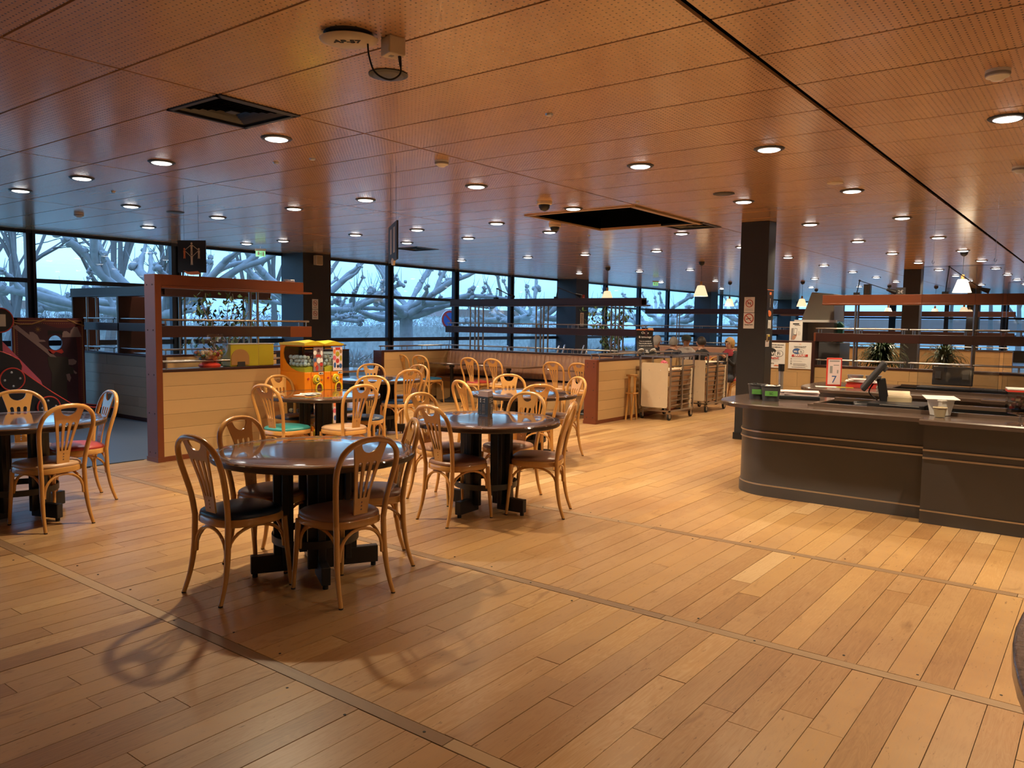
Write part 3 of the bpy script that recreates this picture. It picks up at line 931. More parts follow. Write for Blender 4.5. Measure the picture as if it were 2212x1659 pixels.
chair(3.00, 4.15, -75, 'taupe', 'brown-seated bentwood chair behind the left side of the nearest round table', True, ch)
chair(3.39, 3.70, 144, 'taupe', 'brown-seated bentwood chair on the right side of the nearest round table', True, ch)
chair(4.57, 4.00, -8, 'taupe', 'brown-seated bentwood chair left of the table with the black menu stand', True, ch)
chair(4.99, 4.53, -90, 'taupe', 'bentwood chair behind the left half of the table with the menu stand', True, ch)
chair(5.45, 4.17, 180, 'taupe', 'bentwood chair right behind the black menu stand', True, ch)
chair(5.15, 3.645, 114, 'taupe', 'bentwood chair seen side-on at the right of the table with the menu stand', True, ch)
chair(2.495, 6.17, 99, 'tan', 'bentwood chair with tan seat in front of the table at the left edge', True, ch)
chair(2.97, 6.80, 173, 'redseat', 'bentwood chair with red seat at the left table, by the blue vinyl floor', True, ch)
chair(2.68, 7.02, -100, 'tan', 'bentwood chair behind the left table, cut by the left edge of the photo', True, ch)
chair(4.85, 6.50, 5, 'teal', 'bentwood chair with teal green seat before the oak partition', True, ch)
chair(5.45, 7.15, -85, 'navy', 'navy-seated bentwood chair in front of the orange capsule machines', True, ch)
chair(5.25, 6.10, 86, 'tan', 'tan-seated bentwood chair at the front right of the table with leaflets', True, ch)
chair(5.93, 6.55, -150, 'navy', 'navy-seated bentwood chair at the rear right of the table with leaflets', True, ch)
chair(6.63, 5.45, -20, 'tan', 'bentwood chair left of the empty round table behind the menu stand', True, ch)
chair(7.40, 5.60, -130, 'tan', 'bentwood chair on the far side of the empty round table by the booths', True, ch)
chair(6.75, 4.85, 50, 'tan', 'bentwood chair on the near side of the empty round table behind the menu stand', True, ch)
chair(7.57, 5.09, 155, 'taupe', 'bentwood chair at the right of the empty round table, nearest the aisle', True, ch)
chair(7.72, 8.35, -125, 'tan', 'bentwood chair behind the round table right of the capsule machines', False, ch)
chair(7.95, 7.95, 180, 'tan', 'pale-seated bentwood chair on the right of the table by the capsule machines', False, ch)
chair(7.40, 7.52, 78, 'navy', 'navy-seated bentwood chair in front of the table by the capsule machines', False, ch)
cb = 'chairs along the banquette tables'
chair(10.87, 10.72, 0, 'tan', 'leftmost bentwood chair at the banquette, by the low oak wall', False, cb)
chair(10.87, 10.22, 0, 'blue', 'blue-seated bentwood chair at the left banquette table', False, cb)
chair(10.90, 9.05, 0, 'redseat', 'red-seated bentwood chair at the banquette', False, cb)
chair(10.88, 8.50, 0, 'tan', 'bentwood chair right beside the red-seated one at the banquette', False, cb)
chair(10.88, 7.24, 0, 'tan', 'bentwood chair at the right banquette table, second from the end wall', False, cb)
chair(10.88, 6.74, 0, 'tan', 'bentwood chair at the right banquette table, half hidden by the end wall', False, cb)
chair(15.20, 5.86, 118, 'redseat', 'bentwood chair under the blond woman beside the black column', False, 'chairs at the occupied table')
for x, y, a, lab in ((17.2, 12.9, -60, 'farthest left'), (17.3, 12.3, -60, 'second from left'), (18.4, 12.7, 120, 'third from left'), (19.3, 13.1, 120, 'nearest the windows'), (19.4, 12.5, 120, 'before the blue pillar'), (15.7, 10.1, 120, 'lowest, right behind the banquette')):
    chair(x, y, a, 'white', 'pale metal chair behind the divider shelves, %s of its group' % lab, False, 'pale metal chairs', metal='alu')
chair(13.6, 3.1, 100, 'tan', 'bentwood chair behind the right divider, beside the palm', False, 'chairs behind the right divider')
chair(13.5, 2.1, 60, 'tan', 'bentwood chair behind the right divider, under the plastic screen', False, 'chairs behind the right divider')

# ------------------------------------------------------------------ round tables
def round_table_proto(label, loc, rz):
    t = thing('round_table', label, 'table', loc, rz, 'round tables')
    top = part('tabletop', M().lathe((0, 0, 0), [(0.0, .748), (.30, .7485), (.585, .7485), (.596, .746), (.600, .738)], 72), MT['table'], t, smooth=40)
    part('edge_band', M().lathe((0, 0, 0), [(.600, .738), (.6005, .716), (.596, .708), (.58, .706), (.02, .706)], 72), MT['tableedge'], t, smooth=30)
    part('groove_ring', M().lathe((0, 0, 0), [(.548, .7486), (.550, .7491), (.554, .7491), (.556, .7486)], 72), MT['tableedge'], t)
    for k in range(4):
        a = k * PI / 2
        c, s = math.cos(a), math.sin(a)
        ps = M()
        ps.obox((.185 * c, .185 * s, .39), (.036, .15, .63), a)
        ps.obox((.225 * c, .225 * s, .39), (.045, .045, .63), a)
        ps.obox((.150 * c, .150 * s, .39), (.034, .06, .63), a)
        p = part('leg', ps, MT['black'], t, bevel=.004)
        part('foot', M().obox((.255 * c, .255 * s, .078), (.25, .052, .105), a), MT['black'], p, bevel=.005)
        part('glide', M().cyl((.355 * c, .355 * s), .016, 0, .03, 10), MT['rubber'], p, smooth=40)
    part('band_ring', M().lathe((0, 0, 0), [(.250, .205), (.258, .205), (.258, .250), (.250, .250), (.250, .205)], 40), MT['black'], t, smooth=30)
    part('support_plate', M().lathe((0, 0, 0), [(.0, .692), (.30, .692), (.30, .707), (.0, .707)], 32), MT['black'], t)
    return t
tb = round_table_proto('dark round pedestal table nearest the viewer, bare top', (3.04, 3.80, 0), R(60))
dup(tb, (4.95, 4.02, 0), R(4), 'dark round table with the black menu stand on it', 'round tables')
dup(tb, (5.43, 6.65, 0), R(55), 'brown round table with leaflets, in front of the orange capsule machines', 'round tables')
dup(tb, (2.45, 6.55, 0), R(20), 'round table cut by the left edge of the photo', 'round tables')
dup(tb, (7.45, 7.97, 0), R(30), 'round table reflecting the window, right of the capsule machines', 'round tables')
dup(tb, (7.10, 5.23, 0), R(10), 'empty round table behind the menu stand, before the banquette', 'round tables')

# menu stand: three-sided black card holder
t = thing('menu_stand', 'small black three-sided menu stand on the round table', 'menu', (5.08, 4.13, .7492), R(-40), None)
c3 = lambda r, z: [(r * math.cos(R(90 + 120 * i + 60)), r * math.sin(R(90 + 120 * i + 60)), z) for i in range(3)]
tri = lambda r0, z0, r1, z1: (c3(r0, z0) + c3(r1, z1), [(2, 1, 0), (3, 4, 5)] + [(i, (i + 1) % 3, 3 + (i + 1) % 3, 3 + i) for i in range(3)])
m = M(); m.add(*tri(.072, .012, .076, .165)); part('card_block', m, MT['black'], t)
m = M(); m.add(*tri(.070, 0, .066, .014)); part('base', m, MT['tableedge'], t)
m = M(); m.add(*tri(.076, .165, .064, .210)); part('header', m, MT['cloud'], t)
for i in range(3):
    a = R(-90 + 120 * i)
    nx, ny = math.cos(a), math.sin(a)
    d = .040
    fr = M()
    def fbox(u0, u1, z0, z1, out=.0):
        tx, ty = -ny, nx
        for_ = d - .001 + out
        vs = [(nx * for_ + tx * u, ny * for_ + ty * u, z) for u, z in ((u0, z0), (u1, z0), (u1, z1), (u0, z1))]
        vs2 = [(p[0] + nx * .0012, p[1] + ny * .0012, p[2]) for p in vs]
        fr.add(vs + vs2, [(3, 2, 1, 0), (4, 5, 6, 7), (0, 1, 5, 4), (1, 2, 6, 5), (2, 3, 7, 6), (3, 0, 4, 7)])
    for r in range(7):
        z = .098 - r * .0125
        fbox(-.044, -.044 + random.uniform(.03, .055), z, z + .0028); fbox(.030, .042, z, z + .004)
    part('menu_print', fr, MT['whiteink'], t)
    fr = M()
    for u in (-.016, .026):
        for z in (.143, .124):
            tx, ty = -ny, nx
            ring = [(nx * (d + .0006) + tx * (u + .0075 * math.cos(q)), ny * (d + .0006) + ty * (u + .0075 * math.cos(q)), z + .0075 * math.sin(q)) for q in [2 * PI * k / 10 for k in range(10)]]
            fr.tube(ring, .0018, 5, closed=True)
            fbox(u - .022, u - .011, z - .002, z + .002)
    part('price_ring', fr, MT['whiteink'], t)
# leaflets on the third table, napkin tray on the left table
for k, (dx, dy, a) in enumerate(((-.10, -.02, 20), (-.02, .03, 50), (.06, .0, -10), (-.05, -.08, 75))):
    o = thing('leaflet', ('white leaflet at the left of the heap', 'white leaflet at the back of the heap', 'patterned leaflet at the right of the heap', 'folded leaflet at the front of the heap')[k] + ' on the brown round table', 'leaflet', (5.29 + dx, 6.72 + dy, .7487 + .0022 * k), R(a), 'leaflets on the table')
    part('sheet', M().box(-.075, .075, -.052, .052, 0, .0022), MT['paper'], o)
    part('print', M().box(-.06, .0, -.04, .0, .0022, .0027).box(.015, .06, -.03, .035, .0022, .0027), MT['ink'] if k > 1 else MT['gold'], o)
t = thing('condiment_tray', 'small dark tray with glass pots on the left table', 'tray', (2.30, 6.86, .749), R(20))
part('tray', M().box(-.11, .11, -.07, .07, 0, .008).box(-.11, .11, .066, .07, 0, .02).box(-.11, .11, -.07, -.066, 0, .02), MT['black'], t)
for x in (-.05, .05):
    part('pot', M().lathe((x, 0, .008), [(0, 0), (.024, 0), (.028, .045), (.022, .05), (0, .05)], 14), MT['alu'], t, smooth=40)

# ------------------------------------------------------------------ banquette booth
def booth_table(x, y, label, w=.70, d=1.15):
    t = thing('booth_table', label, 'table', (x, y, 0), 0, 'rectangular booth tables')
    part('tabletop', M().box(-w / 2, w / 2, -d / 2, d / 2, .725, .755), MT['table'], t, bevel=.006)
    part('spider', M().box(-.22, .22, -.03, .03, .705, .725).box(-.03, .03, -.3, .3, .705, .725).cyl((0, 0), .05, .66, .705, 14), MT['black'], t)
    part('column', M().cyl((0, 0), .032, .05, .68, 16), MT['black'], t, smooth=40)
    part('base', M().lathe((0, 0, 0), [(0, 0), (.22, 0), (.225, .018), (.19, .034), (.10, .052), (.045, .085), (0, .085)], 28), MT['black'], t, smooth=40)
    return t
booth_table(11.36, 10.10, 'dark rectangular pedestal table at the left end of the banquette')
booth_table(11.36, 8.72, 'dark rectangular pedestal table in the middle of the banquette')
booth_table(11.36, 7.05, 'rectangular pedestal table at the right end of the banquette')
t = thing('banquette', 'long tan leather banquette with stitched back along the divider', 'banquette', (12.0, 6.45, 0))
part('plinth', M().box(-.42, -.02, 0, 4.25, 0, .36), MT['oakpanel'], t)
splits = [0.0, .70, 1.85, 2.98, 4.25]
for a, b in zip(splits, splits[1:]):
    part('seat_cushion', M().box(-.46, -.10, a + .006, b - .006, .36, .46), MT['leather'], t, bevel=.025)
    prof = [(-.17, .50), (-.155, .60), (-.115, .80), (-.085, .93), (-.04, .955), (-.005, .94), (-.005, .50)]
    v = []; n = max(6, int((b - a) / .088)); f = []
    m = M()
    for i in range(n):
        y0 = a + .005 + (b - a - .01) * i / n; y1 = a + .005 + (b - a - .01) * (i + 1) / n
        q = len(prof)
        vs = []
        for s_, yy in ((0, y0), (.010, y0 + .012), (.010, y1 - .012), (0, y1)):
            vs += [(px - (s_ if k < 5 else 0), yy, pz) for k, (px, pz) in enumerate(prof)]
        fs = []
        for r in range(3):
            fs += [(r * q + k, (r + 1) * q + k, (r + 1) * q + k + 1, r * q + k + 1) for k in range(q - 1)]
        if i == 0: fs.append(tuple(range(q)))
        if i == n - 1: fs.append(tuple(range(4 * q - 1, 3 * q - 1, -1)))
        m.add(vs, fs)
    part('backrest', m, MT['leather'], t, smooth=50)
part('back_board', M().box(-.03, -.004, 0, 4.25, .36, .93), MT['darkred'], t)

# ------------------------------------------------------------------ low partitions with shelves
def divider(label, loc, rz, L, post=True, cap=.985, shelf=None, top=None, plate=None, poles=(), rails=(), srails=(), face='oakpanel', both=True, T=.20, wood_='redwood', end=None, board=.146):
    """local x runs along the partition, y is its thickness (front face at y = 0)"""
    t = thing('divider', label, 'partition', loc, rz, 'low timber dividers')
    x0 = .07 if post else 0
    part('core', M().box(x0, L, .018, T - .018, .0, cap - .03), MT['darkred'], t)
    part('baseboard', M().box(x0, L, -.004, T + .004, 0, .055), MT[wood_], t, bevel=.003)
    part('cap', M().box(x0, L, -.006, T + .006, cap - .03, cap), MT['darkred'], t, bevel=.004)
    nrow = int(round((cap - .03 - .055) / board)); hh = (cap - .03 - .055) / nrow
    for s in ((0, 1) if both else (0,)):
        for r in range(nrow):
            x = x0
            while x < L - .01:
                w = min(random.uniform(.9, 1.7), L - x)
                if L - x - w < .35: w = L - x
                z = .055 + hh * r
                j = random.uniform(0, .0025)
                y0, y1 = (-.0 - j + .001, .018) if s == 0 else (T - .018, T - .001 + j)
                part('plank', M().box(x + .0012, x + w - .0012, y0, y1, z + .0012, z + hh - .0012), MT[face], t)
                x += w
    if post:
        hgt = post if post is not True else cap
        p = part('end_post', M().box(0, .07, -.008, T + .008, 0, hgt), MT[wood_], t, bevel=.004)
        sc = M()
        for z in [q for q in (hgt - .11, 1.40, .93, .52, .10) if q < hgt - .05]:
            for y in (.045, T - .045): sc.ball((-.001, y, z), .009, 8, 5, .5)
        part('screw', sc, MT['darkred'], p)
        part('post_shoe', M().box(-.006, .078, -.014, T + .014, 0, .05), MT[wood_], p)
    if shelf:
        a, b = shelf
        s_ = part('shelf_beam', M().box(a, b, .0, .018, 1.325, 1.445).box(a, b, T - .018, T, 1.325, 1.445).box(a, b, .018, T - .018, 1.425, 1.445), MT['darkred'], t, bevel=.003)
        if end:
            part('end_block', M().box(min(end), max(end), -.004, T + .004, 1.318, 1.449), MT[wood_], t, bevel=.003)
    if top:
        a, b = top
        part('top_beam', M().box(a, b, 0, .022, 1.865, 1.985).box(a, b, T - .022, T, 1.865, 1.985).box(a, b, .022, T - .022, 1.955, 1.978), MT[wood_], t, bevel=.003)
        part('top_plate', M().box(a, (plate or b), -.012, T + .012, 1.845, 1.867), MT[wood_], t, bevel=.003)
    for x in poles:
        for y in (.028, T - .028):
            part('pole', M().cyl((x, y), .0155, cap, 1.846 if top else 1.33, 12), MT['steel'], t, smooth=50)
    def rail(a, b, z, y, h):
        m = M().tube([(a, y, z + h), (b, y, z + h)], .0115, 8)
        n = max(1, int((b - a) / .55))
        for i in range(n + 1):
            x = a + .04 + (b - a - .08) * i / n
            m.tube([(x, y, z), (x, y, z + h)], .008, 6)
        part('guard_rail', m, MT['steel'], t, smooth=50)
    for a, b in rails:
        for y in (.03, T - .03): rail(a, b, cap, y, .075)
    for a, b in srails:
        for y in (.03, T - .03): rail(a, b, 1.445, y, .065)
    return t
D1 = divider('tall oak and red-brown partition with shelves, left of the capsule machines', (4.30, 7.957, 0), 0, 2.05, post=1.985, shelf=(.07, 2.02), top=(.07, 1.90), plate=2.02, poles=(1.26,), rails=((.09, 1.26), (1.30, 1.95)), srails=((.09, 1.26), (1.30, 2.0)), end=(1.70, 2.02))
D2 = divider('long divider with two dark shelves behind the tan banquette', (12.0, 10.85, 0), R(-90), 4.45, post=None, shelf=(0, 4.58), top=(.12, 4.45), plate=4.52, poles=(.64, .85, 2.25, 2.42, 3.86, 4.02), rails=((.02, 1.5), (1.55, 3.0), (3.05, 4.4)), srails=((.02, 1.5), (1.55, 3.0), (3.05, 4.5)), wood_='darkred', end=(0, .20))
D3 = divider('low oak wall closing the booth on the left', (10.10, 10.72, 0), 0, 1.88, rails=((.1, 1.85),), wood_='darkred')
D4 = divider('low oak end wall of the booth with red-brown post, beside the tray trolleys', (10.27, 6.21, 0), 0, 3.0, rails=((.1, 1.5), (1.55, 2.95)))
D5 = divider('long right-hand oak divider with shelves behind the cash counters', (11.70, 3.44, 0), R(-90), 5.2, post=None, shelf=(0, 5.2), top=(.10, 5.2), poles=(.55, 2.0, 3.4), rails=((.02, 1.2), (1.25, 5.0)), srails=((.02, 1.2), (1.25, 5.0)), wood_='redwood', end=(0, .03))
D6 = divider('dark divider with shelves behind the seated people', (20.5, 10.9, 0), R(-90), 5.4, post=None, shelf=(0, 5.4), top=(.1, 5.4), poles=(1.1, 3.2), rails=((.02, 5.3),), srails=((.02, 5.3),), wood_='darkred')
D7 = divider('grey-looking oak divider with shelves at the back of the play corner', (5.92, 13.6, 0), R(-90), 2.6, post=None, face='bluelit_oak', shelf=(0, 2.6), top=(0, 2.6), poles=(.52, 1.5), rails=((.4, 1.4), (1.5, 2.5)), srails=((.4, 1.4), (1.5, 2.5)), wood_='darkred')
for x in (0.05, 1.55):
    part('upright_panel', M().box(x, x + .035, 0.0, .42, .985, 1.85), MT['darkred'], D7)
D8 = divider('far divider with shelves, below the hanging lamps on the right', (23.5, 8.0, 0), R(-90), 6.0, post=None, shelf=(0, 6.0), top=(.1, 6.0), poles=(1.2, 3.6), rails=((.02, 5.9),), srails=((.02, 5.9),), wood_='darkred')
D9 = divider('divider with a blue-lit top board behind the potted fig', (6.05, 11.05, 0), 0, 2.0, post=None, top=(0, 1.9), poles=(.4, 1.5), rails=((.05, 1.9),), wood_='darkred')
D10 = divider('low dark divider by the windows, behind the capsule machines', (8.2, 11.6, 0), 0, 1.9, face='frame', rails=((.1, 1.85),), wood_='darkred')
# tall oak board carrying the posters, left end of the right-hand divider
t = thing('poster_board', 'tall oak boarded panel behind the black column, posters on it', 'partition', (11.66, 4.36, 0), R(-90))
part('core', M().box(0, .92, .03, .16, 0, 1.30), MT['darkred'], t)
part('cap', M().box(0, .92, -.004, .18, 1.30, 1.325), MT['darkred'], t, bevel=.003)
part('end_post', M().box(.915, .955, -.01, .19, 0, 1.33), MT['darkred'], t)
for r in range(6):
    x = 0
    while x < .90:
        w = min(random.choice((.30, .42, .56)), 0.915 - x)
        if 0.915 - x - w < .15: w = 0.915 - x
        part('plank', M().box(x + .001, x + w - .001, random.uniform(-.0015, .001), .03, .02 + r * .2125, .0185 + (r + 1) * .2125), MT['oakpanel'], t)
        x += w

# ------------------------------------------------------------------ capsule machines (two side by side, two tiers)
def capsule_module(left, upper, label, loc, pal):
    t = thing('capsule_machine', label, 'vending machine', loc, 0, 'stacked capsule machines')
    w, d, h = .28, .45, .62
    curve = [(.345, .60), (.372, .56), (.384, .51), (.372, .455), (.325, .395), (.25, .345), (.16, .315), (.06, .302)]
    part('body', M().box(0.002, w - .002, .004, d, 0, .30).box(.002, w - .002, .40, d, .30, h - .012).box(.002, w - .002, .004, .40, h - .03, h - .012), MT['orange'], t, bevel=.008)
    sd = M()
    poly = [(.40, .30), (.40, h - .03)] + [(min(y, .398), z) for y, z in curve[:1]] + curve[1:] + [(.004, .302), (.004, .298)]
    for xx in (0.002, w - .012):
        n = len(poly)
        sd.add([(xx, y, z) for y, z in poly] + [(xx + .010, y, z) for y, z in poly], [tuple(range(n)), tuple(range(2 * n - 1, n - 1, -1))] + [(i, n + i, n + (i + 1) % n, (i + 1) % n) for i in range(n)])
    part('side_panel', sd, MT['orange'], t)
    part('inner_back', M().box(.012, w - .012, .385, .40, .30, h - .03), MT['maroon'], t)
    wd = M(); wd.box(.012, w - .012, .004, .008, .30, h - .03).box(.004, .008, .01, .385, .31, h - .03).box(w - .008, w - .004, .01, .385, .31, h - .03)
    part('window', wd, MT['glass'], t)
    part('ramp', M().add and (lambda m: (m.slab([(.02, .30), (w - .02, .30), (w - .02, .345), (.10, .365), (.02, .345)], .02, .36), m)[1])(M()), MT['yellow'], t)
    part('inner_lip', M().box(.02, .13, .012, .018, h - .06, h - .045), MT['orange'], t)
    # capsules piled inside
    k = 0
    for layer in range(3):
        for row in range(5):
            for c in range(4 if layer < 2 else 2):
                x = .042 + c * .052 + (layer % 2) * .02 + random.uniform(-.006, .006)
                y = .05 + row * .062 + random.uniform(-.008, .008)
                z = .385 + layer * .040 + random.uniform(-.004, .006)
                if x > w - .036: continue
                part('capsule', M().ball((x, y, z), .0245, 10, 7), MT[pal[k % len(pal)]], t, smooth=60)
                k += 1
    # display card: plain coloured shapes
    cd = part('display_card', M().box(.128, .268, .0005, .003, .306, .582), MT['cloud' if left else 'pinkpaper'], t)
    def blob(cx, cz, rx, rz, mt, y=-.0008):
        part('card_print', M().slab(ell(cx, cz, rx, rz, 14), y, .0008), MT[mt], cd)
    spots = ((.150, .52, .024, .026, 'whiteink'), (.20, .545, .018, .020, 'plum'), (.243, .515, .016, .028, 'whiteink'), (.150, .44, .018, .022, 'bluepane'), (.205, .430, .028, .034, 'whiteink'), (.243, .43, .017, .030, 'whiteink'), (.158, .385, .022, .028, 'orangeink'), (.178, .345, .020, .034, 'redink'), (.240, .385, .022, .026, 'redink'), (.240, .345, .014, .024, 'gold')) if left else \
            ((.150, .53, .018, .03, 'orangeink'), (.245, .53, .018, .024, 'gold'), (.195, .500, .030, .030, 'olive'), (.150, .455, .024, .028, 'pink'), (.245, .45, .016, .034, 'olive'), (.195, .42, .026, .028, 'redink'), (.155, .37, .018, .032, 'bluepane'), (.240, .36, .024, .028, 'bluepane'), (.2, .355, .016, .02, 'ink'))
    for q in spots: blob(*q)
    part('card_print', M().box(.165, .235, -.001, .0005, .470 if left else .548, .500 if left else .576), MT['redink'], cd)
    # front: price tag, coin slot, knob, chute
    pl = part('price_tag', M().box(.205, .268, -.001, .004, .268, .294), MT['white'], t)
    part('price_print', M().box(.212, .240, -.0016, 0, .274, .288).box(.246, .262, -.0016, 0, .276, .286), MT['ink'], pl)
    for x, z in ((.055, .225), (.112, .242)):
        part('coin_button', M().tube([(x, -.004, z), (x, .006, z)], .013 if x < .1 else .010, 14), MT['redink'], t, smooth=40)
    kb = part('turn_knob', M().tube([(.165, .006, .215), (.165, -.006, .215), (.165, -.012, .215)], [.053, .053, .047], 28), MT['yellow'], t, smooth=40)
    sw = M()
    for a0, a1, r in ((200, 340, .036), (150, 330, .043)):
        sw.tube([(.168 + r * math.cos(R(a0 + (a1 - a0) * i / 10)), -.0125, .215 + r * math.sin(R(a0 + (a1 - a0) * i / 10))) for i in range(11)], .0022, 5)
    sw.slab(ell(.178, .218, .017, .019, 16), -.015, -.0115)
    part('knob_print', sw, MT['ink'], kb)
    part('knob_print', M().slab(ell(.182, .221, .011, .013, 14), -.0162, -.0145), MT['cream'], kb)
    part('lock', M().tube([(.245, .005, .205), (.245, -.004, .205)], .012, 12), MT['gold'], t, smooth=40)
    ring = [(.205 + .046 * math.cos(a), -.004, .105 + .062 * math.sin(a)) for a in [2 * PI * i / 28 for i in range(28)]]
    cr_ = part('chute_ring', M().tube(ring, .011, 8, closed=True), MT['yellow'], t, smooth=50)
    part('chute_flap', M().slab(ell(.205, .105, .040, .056, 24), -.002, .004), MT['maroon'], cr_)
    part('flap_grip', M().tube([(.172, -.004, .100), (.205, -.009, .106), (.238, -.004, .100)], .0025, 6), MT['gold'], cr_)
    part('ridge', M().tube([(.100, .004, .30), (.104, .0, .18), (.118, .004, .02)], .006, 8), MT['orange'], t, smooth=50)
    if upper:
        v = []; n = 12
        for i in range(n + 1):
            u = i / n
            zz = h + .012 + .028 * (math.sin(u * PI) ** 1.5) + (.012 if left else -.0) * (1 - u)
            v += [(-.004 + u * (w + .008), -.006, h - .016), (-.004 + u * (w + .008), -.010, zz - .012), (-.004 + u * (w + .008), .10, zz), (-.004 + u * (w + .008), d + .004, h + .012), (-.004 + u * (w + .008), d + .004, h - .016)]
        m = M(); m.add(v, [(i * 5 + k, i * 5 + 5 + k, i * 5 + 6 + k, i * 5 + 1 + k) for i in range(n) for k in range(4)] + [(0, 1, 2, 3, 4), tuple(n * 5 + k for k in (4, 3, 2, 1, 0))])
        part('wavy_roof', m, MT['yellow'], t, smooth=40)
    return t
WHT = ('white', 'cream', 'white', 'pinkpaper'); MIX = ('teal', 'bluepane', 'redseat', 'cream', 'navy')
MX, MY = 5.655, 7.25
capsule_module(True, True, 'upper left orange capsule machine with yellow wavy roof', (MX, MY, .635), WHT)
capsule_module(False, True, 'upper right orange capsule machine with yellow wavy roof', (MX + .284, MY, .635), WHT)
capsule_module(True, False, 'lower left orange capsule machine with coloured capsules', (MX, MY, .012), MIX)
capsule_module(False, False, 'lower right orange capsule machine, behind a table leg', (MX + .284, MY, .012), MIX)

# ------------------------------------------------------------------ things standing on the left partition
t = thing('sweet_bowl', 'clear round bowl half full of coloured sweets on red feet', 'bowl', (4.98, 8.055, .985))
t.scale = (1.2, 1.2, 1.2)
part('foot', M().lathe((0, 0, 0), [(0, 0), (.09, 0), (.10, .02), (.06, .05), (0, .05)], 24), MT['red'], t, smooth=40)
part('glass', M().lathe((0, 0, .05), [(.05, .0), (.11, .03), (.155, .09), (.168, .15), (.155, .21), (.13, .25), (.128, .262)], 36), MT['plexi'], t, smooth=60)
for i in range(130):
    a = random.uniform(0, 2 * PI); rr = .128 * math.sqrt(random.random()); lay = random.choice((0, 1, 2))
    z = .085 + .024 * lay
    rr *= (.62, .80, 1.0)[lay]
    o = part('sweet', M().ico((rr * math.cos(a), rr * math.sin(a), z + random.uniform(-.01, .012)), .0165, 0, 1), MT[('redseat', 'olive', 'orangeink', 'cream', 'tan', 'teal')[i % 6]], t, smooth=60)
t = thing('machine_box', 'ochre yellow box with a rounded front panel on the partition cap', 'box', (5.47, 8.055, .985))
part('body', M().box(-.28, .30, -.085, .085, 0, .255), MT['olive'], t, bevel=.008)
part('front_arch', M().slab([(-.275, .02)] + ell(-.16, .10, .115, .10, 12, PI, 0) + [(-.045, .02)], -.094, -.084), MT['gold'], t)
part('lid', M().box(-.285, .305, -.09, .09, .255, .262), MT['white'], t)
part('slot', M().box(-.20, -.10, -.0955, -.085, .0, .055), MT['ink'], t)
t = thing('glasses_case', 'small crumpled wrapper lying on the end of the top shelf', 'wrapper', (6.06, 8.05, 1.986), R(15))
part('sheet', M().obox((0, 0, .012), (.14, .06, .02), 0, .15).obox((.05, 0, .016), (.06, .05, .024), .4, -.2), MT['alu'], t)

# ------------------------------------------------------------------ play corner
t = thing('photo_board', 'dark red photo board with a face hole and a theatre scene', 'board', (5.29, 12.9, .04), 0)
K = .000727
def bq(zx, zz): return ((zx - 930) * K, 1.46 - (zz - 435) * K)
hole = [bq(1048 + 138 * math.cos(a), 950 + 155 * math.sin(a)) for a in [2 * PI * i / 24 for i in range(24)]]
me = holed('board', [(-.515, 0), (.515, 0), (.515, 1.462), (-.515, 1.462)], [hole], .03, lambda u, v, w: Vector((u, w, v)))
me.materials.append(MT['plum'])
link('board', me, t)
def bp(name, pts, mt, d=1):
    part(name, M().slab([bq(*p) for p in pts], -.0155 - .0012 * d, -.0146), MT[mt], t)
hr = (1.462) / K + 435 - 0
zb = 435 + 1.46 / K
bp('curtain', [(225, 430), (330, 430), (330, 1000), (260, zb), (225, zb)], 'maroon')
bp('curtain', [(1450, 600), (1630, 430), (1638, zb), (1480, zb), (1490, 1200)], 'maroon')
bp('valance', [(225, 430), (1638, 430), (1638, 560), (1500, 600), (1300, 640), (1100, 640), (900, 580), (760, 520), (600, 570), (225, 560)], 'maroon')
bp('gold_line', [(255, 480), (1605, 480), (1605, 500), (255, 500)], 'gold', 2)
bp('gold_line', [(255, 480), (275, 480), (275, zb), (255, zb)], 'gold', 2)
bp('gold_line', [(1585, 480), (1605, 480), (1605, zb), (1585, zb)], 'gold', 2)
dots = M()
for i in range(44):
    for zx in (320, 1560):
        dots.slab([bq(*p) for p in ell(zx, 540 + i * 40, 6, 8, 6)], -.0175, -.0146)
    if i < 30: dots.slab([bq(*p) for p in ell(320 + i * 42, 545, 8, 6, 6)], -.0175, -.0146)
part('dotted_line', dots, MT['gold'], t)
for pts in ([(225, 520), (380, 565), (600, 560), (780, 500), (860, 455)], [(1290, 455), (1440, 530), (1640, 590)]):
    m = M(); m.tube([(bq(*p)[0], -.0165, bq(*p)[1]) for p in pts], .012, 6); part('swag_cord', m, MT['gold'], t)
bp('cloud', [(550, 720), (620, 725), (700, 790), (740, 880), (830, 890), (860, 925), (720, 930), (620, 860), (550, 800)], 'cloud', 2)
bp('cloud', [(1185, 835), (1190, 750), (1220, 705), (1280, 705), (1345, 760), (1360, 690), (1430, 610), (1500, 620), (1580, 830)], 'cloud', 2)
bp('wand', [(230, 610), (320, 580), (940, 1130), (1060, 1258), (930, 1240), (880, 1180)], 'cloud', 3)
bp('suit', [(880, 1250), (1040, 1230), (1290, 1260), (1300, 1440), (1400, 1500), (1440, 1600), (1330, 1640), (1250, 1800), (1260, zb), (900, zb), (960, 1600), (900, 1420)], 'coatgrey', 2)
bp('bow_tie', [(890, 1090), (960, 1090), (1050, 1120), (1170, 1085), (1205, 1150), (1160, 1180), (1050, 1140), (990, 1195), (920, 1160)], 'redink', 3)
bp('hat', [(900, 800), (905, 690), (1190, 690), (1190, 800), (1120, 760), (980, 760)], 'black', 2)
bp('glove', [(1295, 1305), (1400, 1300), (1465, 1350), (1440, 1410), (1370, 1432), (1295, 1420)], 'cloud', 3)
bp('glove', [(1240, 1625), (1310, 1610), (1340, 1700), (1310, 1790), (1260, 1740)], 'cloud', 3)
bp('cuff', [(1390, 1535), (1465, 1600), (1440, 1630), (1400, 1600)], 'cloud', 3)
st = M()
